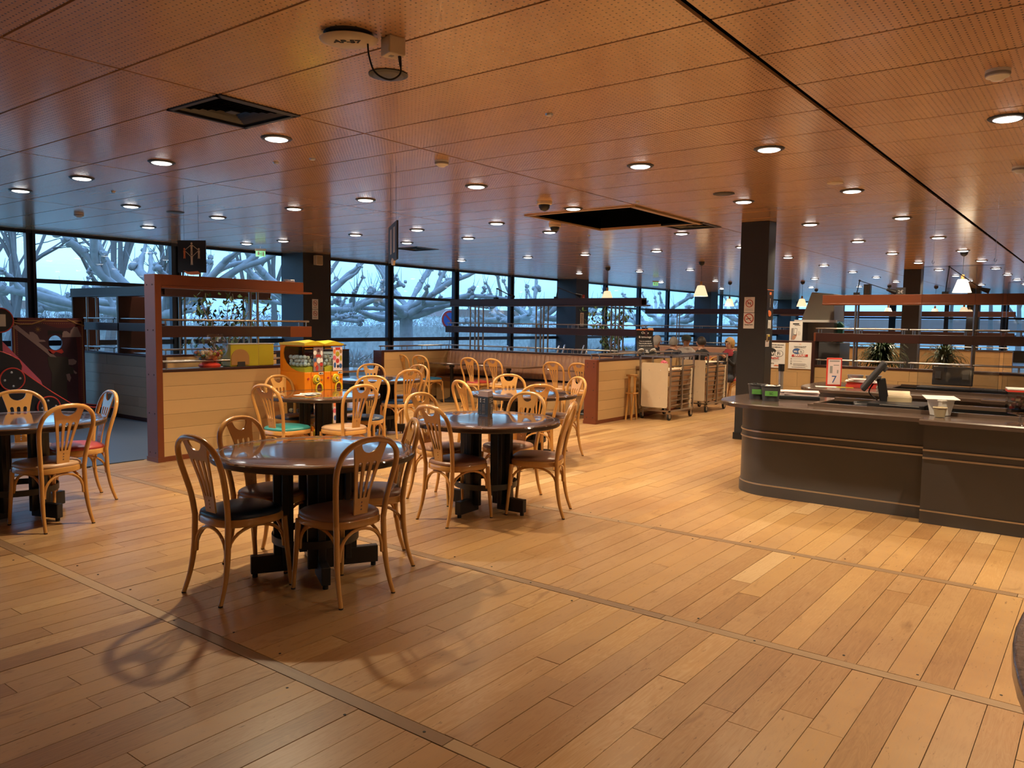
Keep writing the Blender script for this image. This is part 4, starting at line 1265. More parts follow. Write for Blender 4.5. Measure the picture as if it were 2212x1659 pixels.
for i in range(8):
    a = PI * i / 8
    cx, cz = bq(715, 670); st.obox((cx, -.0160, cz), (.09 if i % 2 else .055, .002, .003), 0, a)
part('star', st, MT['gold'], t)
part('foot', M().box(-.45, -.38, -.18, .18, -.04, 0).box(.38, .45, -.18, .18, -.04, 0), MT['black'], t)

t = thing('play_slide', 'black and pink toddler slide with red edges in the play corner', 'slide', (4.6, 12.2, .002))
prof = [(-1.2, 1.25), (-.25, 1.03), (-.14, .98), (-.03, .91), (0, .83), (-.01, .76), (.14, .63), (.39, .43), (.64, .25), (.96, .17), (1.09, .17), (1.50, .10), (1.50, 0), (.40, 0), (.0, .05), (-1.2, .05)]
for y in (-.10, .42):
    sp = part('side_panel', M().slab(prof, y, y + .04), MT['black'], t)
    part('red_edge', M().tube([(x, y + .02, z) for x, z in prof[:13]], .016, 8), MT['red'], sp, smooth=50)
part('chute', M().slab([(-1.0, 1.0), (-.2, .85), (.5, .22), (1.45, .06), (1.45, .03), (.45, .18), (-.2, .80), (-1.0, .95)], -.06, .42), MT['alu'], t)
part('pink_panel', M().slab([(-1.2, 1.75), (-.45, 1.40), (-.25, 1.22), (.26, .61), (.30, .50), (.02, .26), (-.6, .80), (-1.2, 1.3)], -.04, .0), MT['pink'], t)
for x, z, r in ((-.14, .65, .155), (.32, .23, .15)):
    dk = part('disc', M().tube([(x, -.10, z), (x, -.14, z)], r, 32), MT['black'], t, smooth=40)
    part('red_rim', M().tube([(x + r * math.cos(a), -.135, z + r * math.sin(a)) for a in [2 * PI * i / 32 for i in range(32)]], .011, 7, closed=True), MT['red'], dk, smooth=50)
    for k in range(4):
        a = PI / 2 * k + .1
        part('bolt', M().ball((x + r * .62 * math.cos(a), -.142, z + r * .62 * math.sin(a)), .017, 10, 6, 1, .5), MT['alu'], dk, smooth=60)
dk = part('disc', M().tube([(-.27, -.10, 1.465), (-.27, -.14, 1.465)], .165, 32), MT['black'], t, smooth=40)
part('red_rim', M().tube([(-.27 + .165 * math.cos(a), -.135, 1.465 + .165 * math.sin(a)) for a in [2 * PI * i / 32 for i in range(32)]], .010, 7, closed=True), MT['red'], dk, smooth=50)
part('mirror', M().box(-.36, -.20, -.146, -.139, 1.38, 1.545), MT['alu'], dk)
part('disc_post', M().box(-.31, -.23, -.09, .03, .9, 1.47), MT['black'], t)
part('wooden_post', M().slab(rrect(.20, .305, .02, .76, .04), .43, .50), MT['beech'], t)

# ------------------------------------------------------------------ tray trolleys
def trolley(x, y, label, pink):
    t = thing('tray_trolley', label, 'trolley', (x, y, 0), 0, 'tray clearing trolleys')
    L, Wd, z0, z1 = .86, .54, .15, 1.02
    fr = M()
    for px in (0, L):
        for py in (0, Wd): fr.box(px - .0125, px + .0125, py - .0125, py + .0125, z0, z1)
    for z in (z0, z1):
        for py in (0, Wd): fr.box(-.0125, L + .0125, py - .0125, py + .0125, z - .0125, z + .0125)
        for px in (0, L): fr.box(px - .0125, px + .0125, -.0125, Wd + .0125, z - .0125, z + .0125)
    for py in (0, Wd): fr.box(.42, .445, py - .0125, py + .0125, z0, z1)
    part('frame', fr, MT['steel'], t)
    for px in (0.03, L - .03):
        for py in (0.03, Wd - .03):
            c = part('caster_fork', M().box(px - .022, px + .022, py - .022, py + .022, .10, .15).box(px - .028, px + .028, py - .022, py - .017, .05, .11).box(px - .028, px + .028, py + .017, py + .022, .05, .11), MT['steel'], t)
            part('caster_wheel', M().tube([(px + .02, py - .014, .056), (px + .02, py + .014, .056)], .056, 18), MT['rubber'], c, smooth=40)
            part('hub', M().tube([(px + .02, py - .0155, .056), (px + .02, py + .0155, .056)], .028, 12), MT['steel'], c, smooth=40)
    m = M(); q = rrect(.035, Wd - .035, .20, .92, .03)
    n = len(q); m.add([(-.020, a, b) for a, b in q] + [(-.013, a, b) for a, b in q], [tuple(range(n)), tuple(range(2 * n - 1, n - 1, -1))] + [(i, n + i, n + (i + 1) % n, (i + 1) % n) for i in range(n)])
    eb = part('end_board', m, MT['cream'], t)
    for a in (.17, .37):
        for b in (.36, .80): part('screw', M().ball((-.021, a, b), .006, 8, 5), MT['steel'], eb)
    for r in range(9):
        z = .22 + r * .080
        m = M()
        for py in (.014, Wd - .014):
            m.box(.01, L - .01, py - .004, py + .012, z, z + .006).box(.01, L - .01, py - .004, py - .001, z, z + .018)
        part('runner', m, MT['steel'], t)
        if r in (7, ) or random.random() < .8:
            s = random.uniform(-.03, .03)
            for a, b in ((.05, .40), (.46, .82)):
                part('tray', M().prism([(x_, y_) for x_, y_ in rrect(a + s * .3, b + s * .3, .03, Wd - .03, .03)], z + .008, z + .020), MT['tan' if r < 7 else 'cream'], t)
    for a, b, tl in ((.06, .40, .0), (.47, .81, .03)):
        m = M(); m.obox(((a + b) / 2, .05, .50), (b - a, .010, .64), 0, 0, .10)
        part('upright_tray', m, MT['tan'], t, bevel=.003)
    part('slanted_tray', M().obox((.78, .16, .48), (.012, .34, .68), 0, .08), MT['cream'], t, bevel=.003)
    if pink:
        part('cloth', M().ico((.30, .27, .885), .06, .25, 2), MT['pink'], t, label='crumpled pink cloth')
        tg = kids(t)[-1]; tg.scale = (1.3, 1, .5); tg.location = (-.09, 0, .44)
    return t
trolley(11.49, 5.57, 'nearest steel tray trolley with cream end board and pink cloth', True)
trolley(13.05, 5.62, 'second steel tray trolley, behind the first, next to the black column', False)
t = thing('high_chair', 'brown wooden high chair folded behind the first tray trolley', 'high chair', (11.15, 6.06, 0), 0)
for y in (0, .10):
    part('leg', M().tube([(.16, y, 0), (.05, y, .72)], .016, 8), MT['beech'], t)
    part('leg', M().tube([(-.02, y, 0), (.10, y, .72)], .016, 8), MT['beech'], t)
part('seat', M().box(-.0, .16, -.02, .12, .42, .44), MT['beech'], t)
part('tray', M().box(.0, .15, -.02, .12, .70, .73), MT['gold'], t)
# black bent sign standing on the end wall
t = thing('lectern_sign', 'black curved counter sign with white lettering and an orange stripe', 'sign', (12.0, 6.31, .985), R(-38))
m = M(); curve = [(-.0, .46), (.01, .36), (-.005, .26), (-.04, .16), (-.10, .07), (-.19, .012)]
v = []; wl = [(-.15, .15), (-.15, .15), (-.155, .155), (-.16, .16), (-.17, .17), (-.18, .18)]
for (yy, zz), (a, b) in zip(curve, wl): v += [(a, yy, zz), (b, yy, zz), (b, yy + .01, zz), (a, yy + .01, zz)]
m.add(v, [(i * 4 + k, i * 4 + (k + 1) % 4, i * 4 + 4 + (k + 1) % 4, i * 4 + 4 + k) for i in range(5) for k in range(4)] + [(3, 2, 1, 0), (20, 21, 22, 23)])
part('panel', m, MT['black'], t)
part('stripe', M().box(-.155, .155, -.006, .016, .45, .468), MT['orangeink'], t)
part('logo_tab', M().box(.05, .145, -.004, .010, .468, .492), MT['cream'], t)
text('Choix', .055, t, 0, -.001, .405, MT['whiteink'], 'lettering', rx=R(90))
text('& ramassage', .046, t, 0, -.006, .335, MT['whiteink'], 'lettering', rx=R(86))
for z, yy, s_, tx in ((.265, -.012, .028, 'Tous vos couverts &'), (.228, -.024, .028, 'Tous vos plats déposez'), (.190, -.038, .028, 'vos glaces sur le chariot')):
    text(tx, s_, t, 0, yy, z, MT['whiteink'], 'lettering', rx=R(72), sx=.9)
for x in (-.11, .11):
    q = []
    rr = part('pictogram_disc', M().tube([(x, -.090, .105), (x, -.1, .096)], .056, 20), MT['whiteink'], t)
    rr.location = (0, 0, 0)
    m = M().obox((x, -.104, .098), (.022, .004, .052), 0, 0, R(-40)).obox((x + .012, -.104, .098), (.016, .004, .03), 0, 0, R(-40))
    part('pictogram', m, MT['ink'], rr)
part('pictogram', M().obox((0, -.082, .115), (.044, .004, .008), 0, 0, R(-45)).obox((0, -.102, .095), (.044, .004, .008), 0, 0, R(-45)).obox((0, -.115, .074), (.05, .004, .008), 0, 0, R(-45)), MT['whiteink'], t)
part('base', M().box(-.16, .16, -.19, .04, 0, .012), MT['black'], t)

# ------------------------------------------------------------------ cash counters
def plan(x0, x1, y1, r, y_end, n=12):
    """outline seen from above: straight front at x0, rounded left end, open towards -y"""
    p = [(x0, y_end)]
    p += [(x0 + r - r * math.cos(PI / 2 * i / n), y1 - r + r * math.sin(PI / 2 * i / n)) for i in range(n + 1)]
    p += [(x1 - r * .6 + r * .6 * math.sin(PI / 2 * i / n), y1 - r * .6 + r * .6 * math.cos(PI / 2 * i / n)) for i in range(n + 1)]
    p += [(x1, y_end)]
    return p[::-1]
def counter(label, loc, segs, depth, y1, yend, well):
    """x runs away from the viewer; y along the counter, left end at y1"""
    t = thing('cash_counter', label, 'counter', loc)
    hgt = .85
    for k, (a, b, off) in enumerate(segs):
        if k == 0:
            pl = plan(0, depth, b, .34, a)
            grow = lambda d: plan(-d, depth + d, b + d, .34 + d, a)
        else:
            pl = [(off, b), (off, a), (depth, a), (depth, b)]
            grow = lambda d, pl=pl, off=off, a=a, b=b: [(off - d, b), (off - d, a), (depth + d, a), (depth + d, b)]
        part('front', M().prism(pl, .10, .80), MT['counter'], t, smooth=40)
        part('plinth', M().prism(grow(.012), .0, .095), MT['counter'], t, smooth=40)
        for z in (.10, .518, .580):
            part('trim_line', M().prism(grow(.010), z - .007, z + .007), MT['bronze'], t, smooth=40)
        g = grow(.20 if k == 0 else .22)
        top = grow(.19 if k == 0 else .21)
        m = M(); n = len(g)
        gi = grow(.0)
        lev = ((g, .802), (g, .832), (top, .842))
        for q, z in lev: m.v += [(x, y, z) for x, y in q]
        m.f += [tuple(range(n))[::-1]]
        for r in range(2):
            m.f += [(r * n + i, r * n + (i + 1) % n, (r + 1) * n + (i + 1) % n, (r + 1) * n + i) for i in range(n)]
        m.f += [tuple(range(2 * n, 3 * n))]
        m.t = [.5] * len(m.f)
        part('worktop', m, MT['countertop'], t, smooth=35)
    x0, x1, a, b = well
    part('well', M().box(x0, x1, a, b, .8425, .8435), MT['void'], t, label='sunken black work well')
    part('well_rim', M().box(x0 - .05, x0, a, b, .842, .870).box(x1, x1 + .06, a, b, .842, .874).box(x0 - .05, x1 + .06, b, b + .05, .842, .858), MT['countertop'], t)
    return t
C1 = counter('grey rounded cash counter with bronze trim lines, nearest the viewer', (6.98, 0, 0), ((1.14, 2.76, 0), (-1.6, 1.14, -.13)), .86, 2.76, -1.6, (.12, .72, -1.5, 2.05))
C2 = counter('second grey cash counter behind the first, with the red number sign', (9.25, 0, 0), ((1.0, 2.72, 0), (-1.6, 1.0, -.10)), 1.05, 2.72, -1.6, (.20, .85, -1.5, 1.95))
def tub(x, y, label, txt, col='counter', z=.842, r=.088, h=.135, lab=True, group=None):
    t = thing('cutlery_tub', label, 'tub', (x, y, z), R(-68), group)
    part('bucket', M().lathe((0, 0, 0), [(0, 0), (r * .82, 0), (r, h), (r * 1.06, h), (r * 1.06, h + .006), (r * .96, h + .006), (r * .80, .01), (0, .01)], 24), MT[col], t, smooth=40)
    if lab:
        part('label', M().box(-.055, .055, -r * .985, -r * .85, .05, .095), MT['green'], t)
        if txt: text(txt, .03, t, 0, -r * .995, .072, MT['ink'])
        m = M()
        for i in range(9):
            a = random.uniform(0, 6.28); q = random.uniform(0, r * .7)
            m.obox((q * math.cos(a), q * math.sin(a), h - .002), (.05, .03, .012), a, random.uniform(-.5, .5))
        part('filling', m, MT['paper'] if txt else MT['rubber'], t)
    return t
tub(7.36, 2.66, 'dark tub with a blank green label at the rounded counter end', '')
tub(7.26, 2.50, 'dark tub with a marked green label, right one of two', 'SC')
tub(10.03, 2.44, 'metal bowl, left one of two behind the red books', '', 'alu', .842, .088, .115, False, 'metal bowls')
tub(10.05, 2.24, 'metal bowl, right one of two behind the red books', '', 'alu', .842, .088, .115, False, 'metal bowls')
t = thing('paper_tray', 'pile of pale forms on a dark document tray, on the front counter', 'papers', (7.66, 2.34, .843), R(-72))
part('tray', M().box(-.20, .16, -.12, .12, 0, .035), MT['black'], t, bevel=.006)
for i in range(5):
    part('sheet', M().obox((random.uniform(-.01, .01), random.uniform(-.01, .01), .040 + .008 * i), (.31, .21, .007), random.uniform(-.08, .08)), MT['pinkpaper'], t)
t = thing('paper_pile', 'pile of pale papers half hidden behind the green-labelled tub', 'papers', (7.62, 2.60, .843), R(-60))
part('tray', M().box(-.16, .14, -.10, .10, 0, .03), MT['black'], t, bevel=.006)
for i in range(4):
    part('sheet', M().obox((0, 0, .036 + .010 * i), (.27, .19, .009), random.uniform(-.1, .1)), MT['pinkpaper'], t)
t = thing('till_terminal', 'black touchscreen till terminal seen from the back, cables hanging', 'till', (7.36, 1.62, .844), R(-75))
part('base', M().box(-.17, .15, -.13, .15, 0, .03), MT['black'], t, bevel=.008)
part('neck', M().obox((.06, .0, .13), (.07, .06, .24), 0, -.18), MT['black'], t, bevel=.006)
part('screen', M().obox((-.02, 0, .27), (.038, .33, .30), 0, .62), MT['black'], t, bevel=.010)
part('card_reader', M().obox((.065, .0, .335), (.03, .16, .05), 0, .62), MT['counter'], t, bevel=.004)
for k in range(2):
    part('cable', M().tube(smooth_path([(-.02, .02 * k, .20), (-.05, .03, .12), (.02, .02, .05), (-.08, .05 + .04 * k, .034), (-.14, .0, .034)], 5), .005, 6), MT['rubber'], t)
t = thing('receipt_printer', 'beige receipt printer behind the till terminal', 'printer', (7.52, 1.47, .844), R(-75))
part('body', M().box(-.10, .10, -.15, .10, 0, .11), MT['beige'], t, bevel=.018)
part('roll_cover', M().tube([(-.09, .0, .085), (.09, .0, .085)], .055, 18), MT['cream'], t, smooth=50)
t = thing('cash_box', 'flat black cash box under the till terminal', 'cash box', (7.30, 1.33, .8435), 0)
part('body', M().box(-.18, .24, -.14, .30, 0, .055), MT['black'], t, bevel=.004)
part('front_strip', M().box(-.184, -.18, -.10, .20, .042, .048), MT['alu'], t)
t = thing('plastic_bin', 'white plastic bin with small beige cup on the front counter edge', 'bin', (7.02, 1.06, .846), R(-75))
part('bin', M().lathe((0, 0, 0), [(.0, 0), (.085, 0), (.115, .14), (.125, .14), (.125, .15), (.11, .15), (.082, .008), (0, .008)], 4), MT['white'], t, smooth=20)
t.scale = (.85, .85, .85)
part('cup', M().lathe((-.02, -.16, 0), [(0, 0), (.042, 0), (.058, .085), (.062, .085), (.056, .09), (.04, .006), (0, .006)], 20), MT['beige'], t, smooth=40)
part('lid', M().box(-.13, .15, -.09, .34, .15, .158), MT['white'], t, bevel=.003)
t = thing('sweet_box', 'clear box of wrapped sweets with a red rim at the right edge of the counter', 'box', (7.72, .52, .874), R(-80))
part('box', M().box(-.16, .16, -.09, -.086, 0, .16).box(-.16, .16, .086, .09, 0, .16).box(-.16, -.156, -.09, .09, 0, .16).box(.156, .16, -.09, .09, 0, .16), MT['plexi'], t)
part('rim', M().box(-.165, .165, -.095, .095, .148, .162), MT['red'], t)
part('lid', M().box(-.165, .165, -.095, .095, .163, .176), MT['white'], t, bevel=.003)
for i in range(60):
    part('sweet', M().obox((random.uniform(-.13, .13), random.uniform(-.07, .07), random.uniform(.012, .10)), (.035, .022, .02), random.uniform(0, 3), random.uniform(-.6, .6)), MT[('maroon', 'cream', 'redseat', 'black', 'tan')[i % 5]], t)
t = thing('glass_cup', 'upturned clear glass dish at the right end of the front counter', 'glass', (6.78, .50, .843))
part('dish', M().lathe((0, 0, 0), [(.10, 0), (.098, .006), (.05, .012), (.016, .02), (.014, .06), (.05, .075), (.088, .08)], 28), MT['plexi'], t, smooth=50)
t = thing('number_sign', 'red framed upright sign with the number 7 on the second counter', 'sign', (9.62, 2.58, .843), R(-62))
part('frame', M().box(-.085, .085, -.012, .012, 0, .33), MT['red'], t, bevel=.006)
cd = part('card', M().box(-.070, .070, -.0135, -.011, .02, .312), MT['pinkpaper'], t)
text('7', .12, cd, 0, -.0145, .075, MT['bluepane'])
part('print', M().box(-.055, .055, -.0142, -.013, .285, .300).box(-.05, -.02, -.0142, -.013, .15, .235).box(-.01, .05, -.0142, -.013, .24, .25).box(.03, .045, -.0142, -.013, .15, .19), MT['grey_ink'], cd)
t = thing('book_stack', 'stack of red-spined books and papers on the second counter', 'books', (9.66, 2.28, .843), R(-80))
part('book', M().box(-.16, .16, -.11, .11, 0, .034), MT['redink'], t, bevel=.002)
part('book', M().box(-.15, .17, -.10, .10, .035, .062), MT['redink'], t, bevel=.002)
part('pages', M().box(.06, .165, -.105, .105, .004, .03), MT['paper'], t)
for i in range(3): part('sheet', M().obox((.0, 0, .068 + .012 * i), (.34 - .06 * i, .22, .010), .12 * i, .02), MT['pinkpaper'], t)
t = thing('loose_sheet', 'yellow and white sheets lying under the red number sign', 'papers', (9.50, 2.50, .8425), R(-70))
part('sheet', M().box(-.24, .0, -.09, .07, 0, .0015), MT['paper'], t); part('sheet', M().box(-.02, .16, -.12, .03, 0.0015, .003), MT['olive'], t)
t = thing('rear_till', 'black till screen seen from the back, behind the plastic screen', 'till', (9.95, 1.40, .845), R(-90))
part('base', M().box(-.34, .30, -.12, .16, 0, .035), MT['black'], t, bevel=.008)
part('screen', M().obox((0, 0, .16), (.40, .04, .21), 0, 0, -.12), MT['black'], t, bevel=.008)
part('back_sticker', M().box(-.17, -.11, -.040, -.020, .13, .21).box(.10, .16, -.040, -.020, .13, .19), MT['counter'], t)
t = thing('keypad', 'small black keypad at the right of the rear till', 'keypad', (9.9, 1.0, .845), R(-90))
part('body', M().box(-.12, .12, -.06, .06, 0, .03), MT['black'], t, bevel=.004)
part('keys', M().box(-.09, .09, -.04, .04, .03, .036), MT['counter'], t)
# hanging clear plastic sheets between the counters
def sheet(y0, y1, z0, z1, x, label):
    t = thing('plastic_screen', label, 'screen', (x, y0, 0), 0, 'hanging clear plastic screens')
    n = 10; m = M(); v = []
    for i in range(n + 1):
        u = i / n; y = (y1 - y0) * u
        wv = .010 * math.sin(u * 7.0) + .006 * math.sin(u * 17)
        v += [(wv, y, z0), (wv * .6, y, (z0 + z1) / 2), (0, y, z1)]
    m.add(v, [(i * 3 + k, i * 3 + 3 + k, i * 3 + 4 + k, i * 3 + 1 + k) for i in range(n) for k in (0, 1)])
    part('film', m, MT['plexi'], t, smooth=80)
    for y in (0, (y1 - y0) * .33, y1 - y0):
        part('seam', M().box(-.003, .003, y - .003, y + .003, z0, z1), MT['plexi'], t)
    part('top_bar', M().box(-.006, .006, 0, y1 - y0, z1 - .006, z1 + .008), MT['plexi'], t)
    for f in (.12, .88):
        y = (y1 - y0) * f
        part('hanger_wire', M().tube([(0, y, z1), (0, y, H)], .0012, 5), MT['alu'], t)
        part('hook', M().tube([(0, y + .012 * math.sin(a), z1 + .05 + .018 * math.cos(a)) for a in [2 * PI * i / 10 for i in range(9)]], .002, 5), MT['black'], t)
    return t
sheet(.93, 1.69, .87, 2.20, 9.60, 'clear plastic sheet hanging above the second counter, left one')
sheet(-.3, .90, .90, 2.02, 9.66, 'clear plastic sheet hanging above the second counter, at the right edge')
# granite corner counter in the lower right corner
t = thing('corner_counter', 'round-edged granite counter with beige front, cut by the lower right corner', 'counter', (1.95, -1.47, 0))
a0 = [(1.6 * math.cos(a), 1.6 * math.sin(a)) for a in [2 * PI * i / 96 for i in range(96)]]
sc = lambda q: [(x * q, y * q) for x, y in a0]
part('worktop', M().prism(sc(1.0), .865, .905), MT['granite'], t, smooth=40, bevel=.008)
part('under_edge', M().prism(sc(.985), .82, .865), MT['black'], t, smooth=40)
part('front', M().prism(sc(.955), .13, .82), MT['beige'], t, smooth=40)
part('plinth', M().prism(sc(.975), .0, .13), MT['black'], t, smooth=40)
for z in (.14, .36): part('trim_line', M().prism(sc(.963), z, z + .012), MT['bronze'], t, smooth=40)

# ------------------------------------------------------------------ signs on columns and boards
def ring_sign(t, x, z, r, kind):
    part('red_ring', M().tube([(x + r * math.cos(a), -.0035, z + r * math.sin(a)) for a in [2 * PI * i / 28 for i in range(28)]], r * .10, 6, closed=True), MT['redink'], t, smooth=60)
    if kind == 'cig':
        part('cigarette', M().obox((-.10 * r, -.0030, z - .05 * r), (1.1 * r, .002, .15 * r), 0, R(-14)), MT['ink'], t)
        part('smoke', M().tube([(x + .5 * r, -.003, z + .15 * r), (x + .6 * r, -.003, z + .35 * r)], .02 * r, 5), MT['ink'], t)
    else:
        m = M()
        for dx in (-.30, .28): m.slab(ell(x + dx * r, z + .05 * r, .22 * r, .30 * r, 12), -.0040, -.002)
        part('device', m, MT['grey_ink'], t)
    part('red_bar', M().obox((x, -.0045, z), (1.75 * r, .002, .16 * r), 0, R(45)), MT['redink'], t)
def card(name, label, cat, loc, rz, w, h, mt='paper', group=None, thick=.003):
    t = thing(name, label, cat, loc, rz, group)
    part('sheet', M().box(-w / 2, w / 2, -.002, thick - .002, -h / 2, h / 2), MT[mt], t)
    return t
def lines(t, x0, x1, z, n, dz, mt='ink', th=.005, name='print_line'):
    m = M()
    for i in range(n): m.box(x0, x1 - random.uniform(0, .25) * (x1 - x0), -.0032, -.0018, z - i * dz - th / 2, z - i * dz + th / 2)
    part(name, m, MT[mt], t)
def at_col(label, y0, y1, z0, z1):
    return card('prohibition_sign', label, 'sign', (10.2985, (y0 + y1) / 2, (z0 + z1) / 2), R(-90), abs(y1 - y0), z1 - z0, 'paper', 'prohibition signs')
t = at_col('upper sign on the black column, red circle over a device', 3.808, 3.950, 1.710, 1.915)
ring_sign(t, 0, .018, .047, 'dev'); lines(t, -.05, .05, .088, 1, .01, 'grey_ink', .004); lines(t, -.055, .055, -.058, 2, .016, 'grey_ink', .004)
t = at_col('lower no-smoking sign on the black column', 3.806, 3.952, 1.498, 1.703)
ring_sign(t, 0, .030, .060, 'cig'); text('Vapotage interdit', .016, t, 0, -.004, -.052, MT['ink'], bold=.0006)
for zc, k, lab in ((1.858, 'dev', 'upper small prohibition sign on the blue-black wall pillar'), (1.645, 'cig', 'lower small no-smoking sign on the wall pillar')):
    t = card('prohibition_sign', lab, 'sign', (10.60, 13.227, zc), 0, .155, .205, 'paper', 'prohibition signs')
    ring_sign(t, 0, .02, .05, k); lines(t, -.055, .055, -.065, 1, .016, 'ink', .007)
t = card('notice', 'narrow dark price panel with orange mark on the front of the black column', 'notice', (10.425, 3.648, 1.86), 0, .24, .30, 'black')
part('top_strip', M().box(-.12, .12, -.004, .0, .147, .154), MT['orangeink'], t)
part('orange_mark', M().box(-.035, .035, -.004, 0, .085, .122), MT['orangeink'], t)
text('BIENVENUE', .022, t, 0, -.003, -.02, MT['whiteink']).rotation_euler = (PI / 2, R(90), 0)
t = thing('leaf_sticker', 'orange leaf-shaped sticker on the black column', 'sticker', (10.425, 3.6475, 1.70))
part('leaf', M().slab([(-.06, .035), (-.03, .046), (.01, .035), (.045, .030), (.062, -.005), (.03, -.035), (-.01, -.042), (-.04, -.030), (-.05, .0)], -.002, .001), MT['orangeink'], t)
t = card('notice', 'white notice in a holder on the black column below the orange leaf', 'notice', (10.42, 3.6475, 1.555), 0, .12, .115)
part('holder', M().box(-.064, -.060, -.006, .001, -.06, .062).box(.060, .064, -.006, .001, -.06, .062), MT['alu'], t); lines(t, -.045, .045, .03, 5, .014, 'grey_ink', .003); lines(t, -.05, .05, -.05, 1, .01, 'ink', .006)
t = thing('badge_reader', 'small yellow and black badge reader on the black column', 'reader', (10.375, 3.648, 1.383))
part('case', M().box(-.045, .045, -.020, .002, -.042, .042), MT['beige'], t, bevel=.006)
part('window', M().box(-.032, .032, -.0215, -.019, -.034, .006), MT['black'], t); part('yellow_strip', M().box(-.03, .03, -.0215, -.019, .014, .030), MT['yellow'], t)
t = card('notice', 'white card with red lines under the badge reader', 'notice', (10.37, 3.6475, 1.303), 0, .13, .085)
lines(t, -.05, .05, .028, 4, .018, 'redink', .003)
# posters on the tall oak board
X = 11.655
t = card('poster', 'white wifi poster with large black logo, half hidden by the black column', 'poster', (X, 3.985, 1.105), R(-90), .32, .37)
text('Connectez-vous dans cette zone à', .0195, t, 0, -.003, .155, MT['ink'], bold=.0007)
text('internet haut débit avec le', .0215, t, .0, -.003, .122, MT['ink'], bold=.0007)
part('logo_disc', M().slab(ell(-.045, .048, .075, .060, 30), -.003, -.0015), MT['ink'], t)
lg = part('logo_pill', M().slab(rrect(.008, .130, -.018, .070, .040), -.0036, -.0015), MT['ink'], t)
part('logo_pill', M().slab(rrect(.012, .125, -.013, .065, .036), -.0042, -.0030), MT['paper'], lg)
text('Wi', .068, t, -.035, -.0045, .024, MT['whiteink'], bold=.002); text('Fi', .068, t, .066, -.0052, .024, MT['ink'], bold=.001)
g = part('banner', M().slab(rrect(-.075, .090, -.062, -.024, .010), -.0048, -.0036), MT['paper'], t)
text('GRATUIT', .034, t, .004, -.0056, -.044, MT['redink'], bold=.0016, sx=.98)
lines(t, -.02, .06, -.085, 1, .01, 'grey_ink', .004)
text('cora', .040, t, -.035, -.003, -.118, MT['ink'])
text('cafétéria', .026, t, .045, -.003, -.150, MT['orangeink'], bold=.0012)
t = card('poster', 'white wifi poster with dark blue logo, in full view on the oak board', 'poster', (X, 3.612, 1.113), R(-90), .325, .385)
text('cora', .018, t, .0, -.003, .168, MT['orangeink'])
text('Connectez-vous dans cette zone', .0135, t, 0, -.003, .132, MT['ink'], bold=.0005); text('à internet haut débit avec le', .0135, t, 0, -.003, .114, MT['ink'], bold=.0005)
part('logo_disc', M().slab(ell(-.045, .062, .060, .042, 26), -.003, -.0015), MT['bluepane'], t)
lg = part('logo_pill', M().slab(rrect(-.028, .056, .026, .086, .028), -.0036, -.0015), MT['ink'], t)
part('logo_pill', M().slab(rrect(-.024, .052, .030, .082, .025), -.0042, -.0030), MT['paper'], lg)
text('Wi', .042, t, -.064, -.0045, .055, MT['whiteink'], bold=.001); text('Fi', .042, t, .016, -.0052, .055, MT['ink'])
part('banner', M().slab([(-.115, -.020), (.115, -.014), (.117, .020), (-.113, .012)], -.0048, -.0030), MT['redink'], t)
text('GRATUIT', .036, t, .0, -.0056, -.001, MT['whiteink'], bold=.0016, sx=1.1)
for k in range(3):
    z = -.05 - .036 * k
    part('icon_ring', M().tube([(-.120 + .009 * math.cos(a), -.003, z + .009 * math.sin(a)) for a in [2 * PI * i / 12 for i in range(12)]], .0015, 5, closed=True), MT['ink'], t)
    lines(t, -.09, .06 if k < 2 else .12, z + .004, 1 if k < 2 else 4, .011, 'grey_ink', .004)
lines(t, -.11, .11, -.172, 1, .01, 'ink', .005)
t = card('phone_card', 'white cardboard advert with a hand holding a phone, standing on the oak board', 'advert', (11.70, 3.697, 1.467), R(-90), .18, .285, 'paper', None, .02)
part('headline', M().obox((.0, -.003, .105), (.09, .002, .018), 0, R(0)).obox((.02, -.003, .083), (.08, .002, .008)), MT['ink'], t)
part('sleeve', M().slab([(-.07, -.13), (-.02, -.13), (-.035, -.02), (-.03, .045), (-.065, .04)], -.0034, -.002), MT['grey_ink'], t)
part('hand', M().slab([(-.05, -.13), (-.01, -.12), (.018, -.06), (.012, -.02), (-.02, -.06), (-.05, -.08)], -.0042, -.002), MT['skin'], t)
part('phone', M().obox((-.005, -.0045, -.01), (.038, .002, .10), 0, R(6)), MT['ink'], t); part('phone_screen', M().obox((-.004, -.0058, -.008), (.030, .002, .085), 0, R(6)), MT['paper'], t)
lines(t, .03, .07, -.01, 4, .016, 'grey_ink', .004)
part('stand', M().box(-.085, .085, -.0, .06, -.145, -.140), MT['paper'], t)
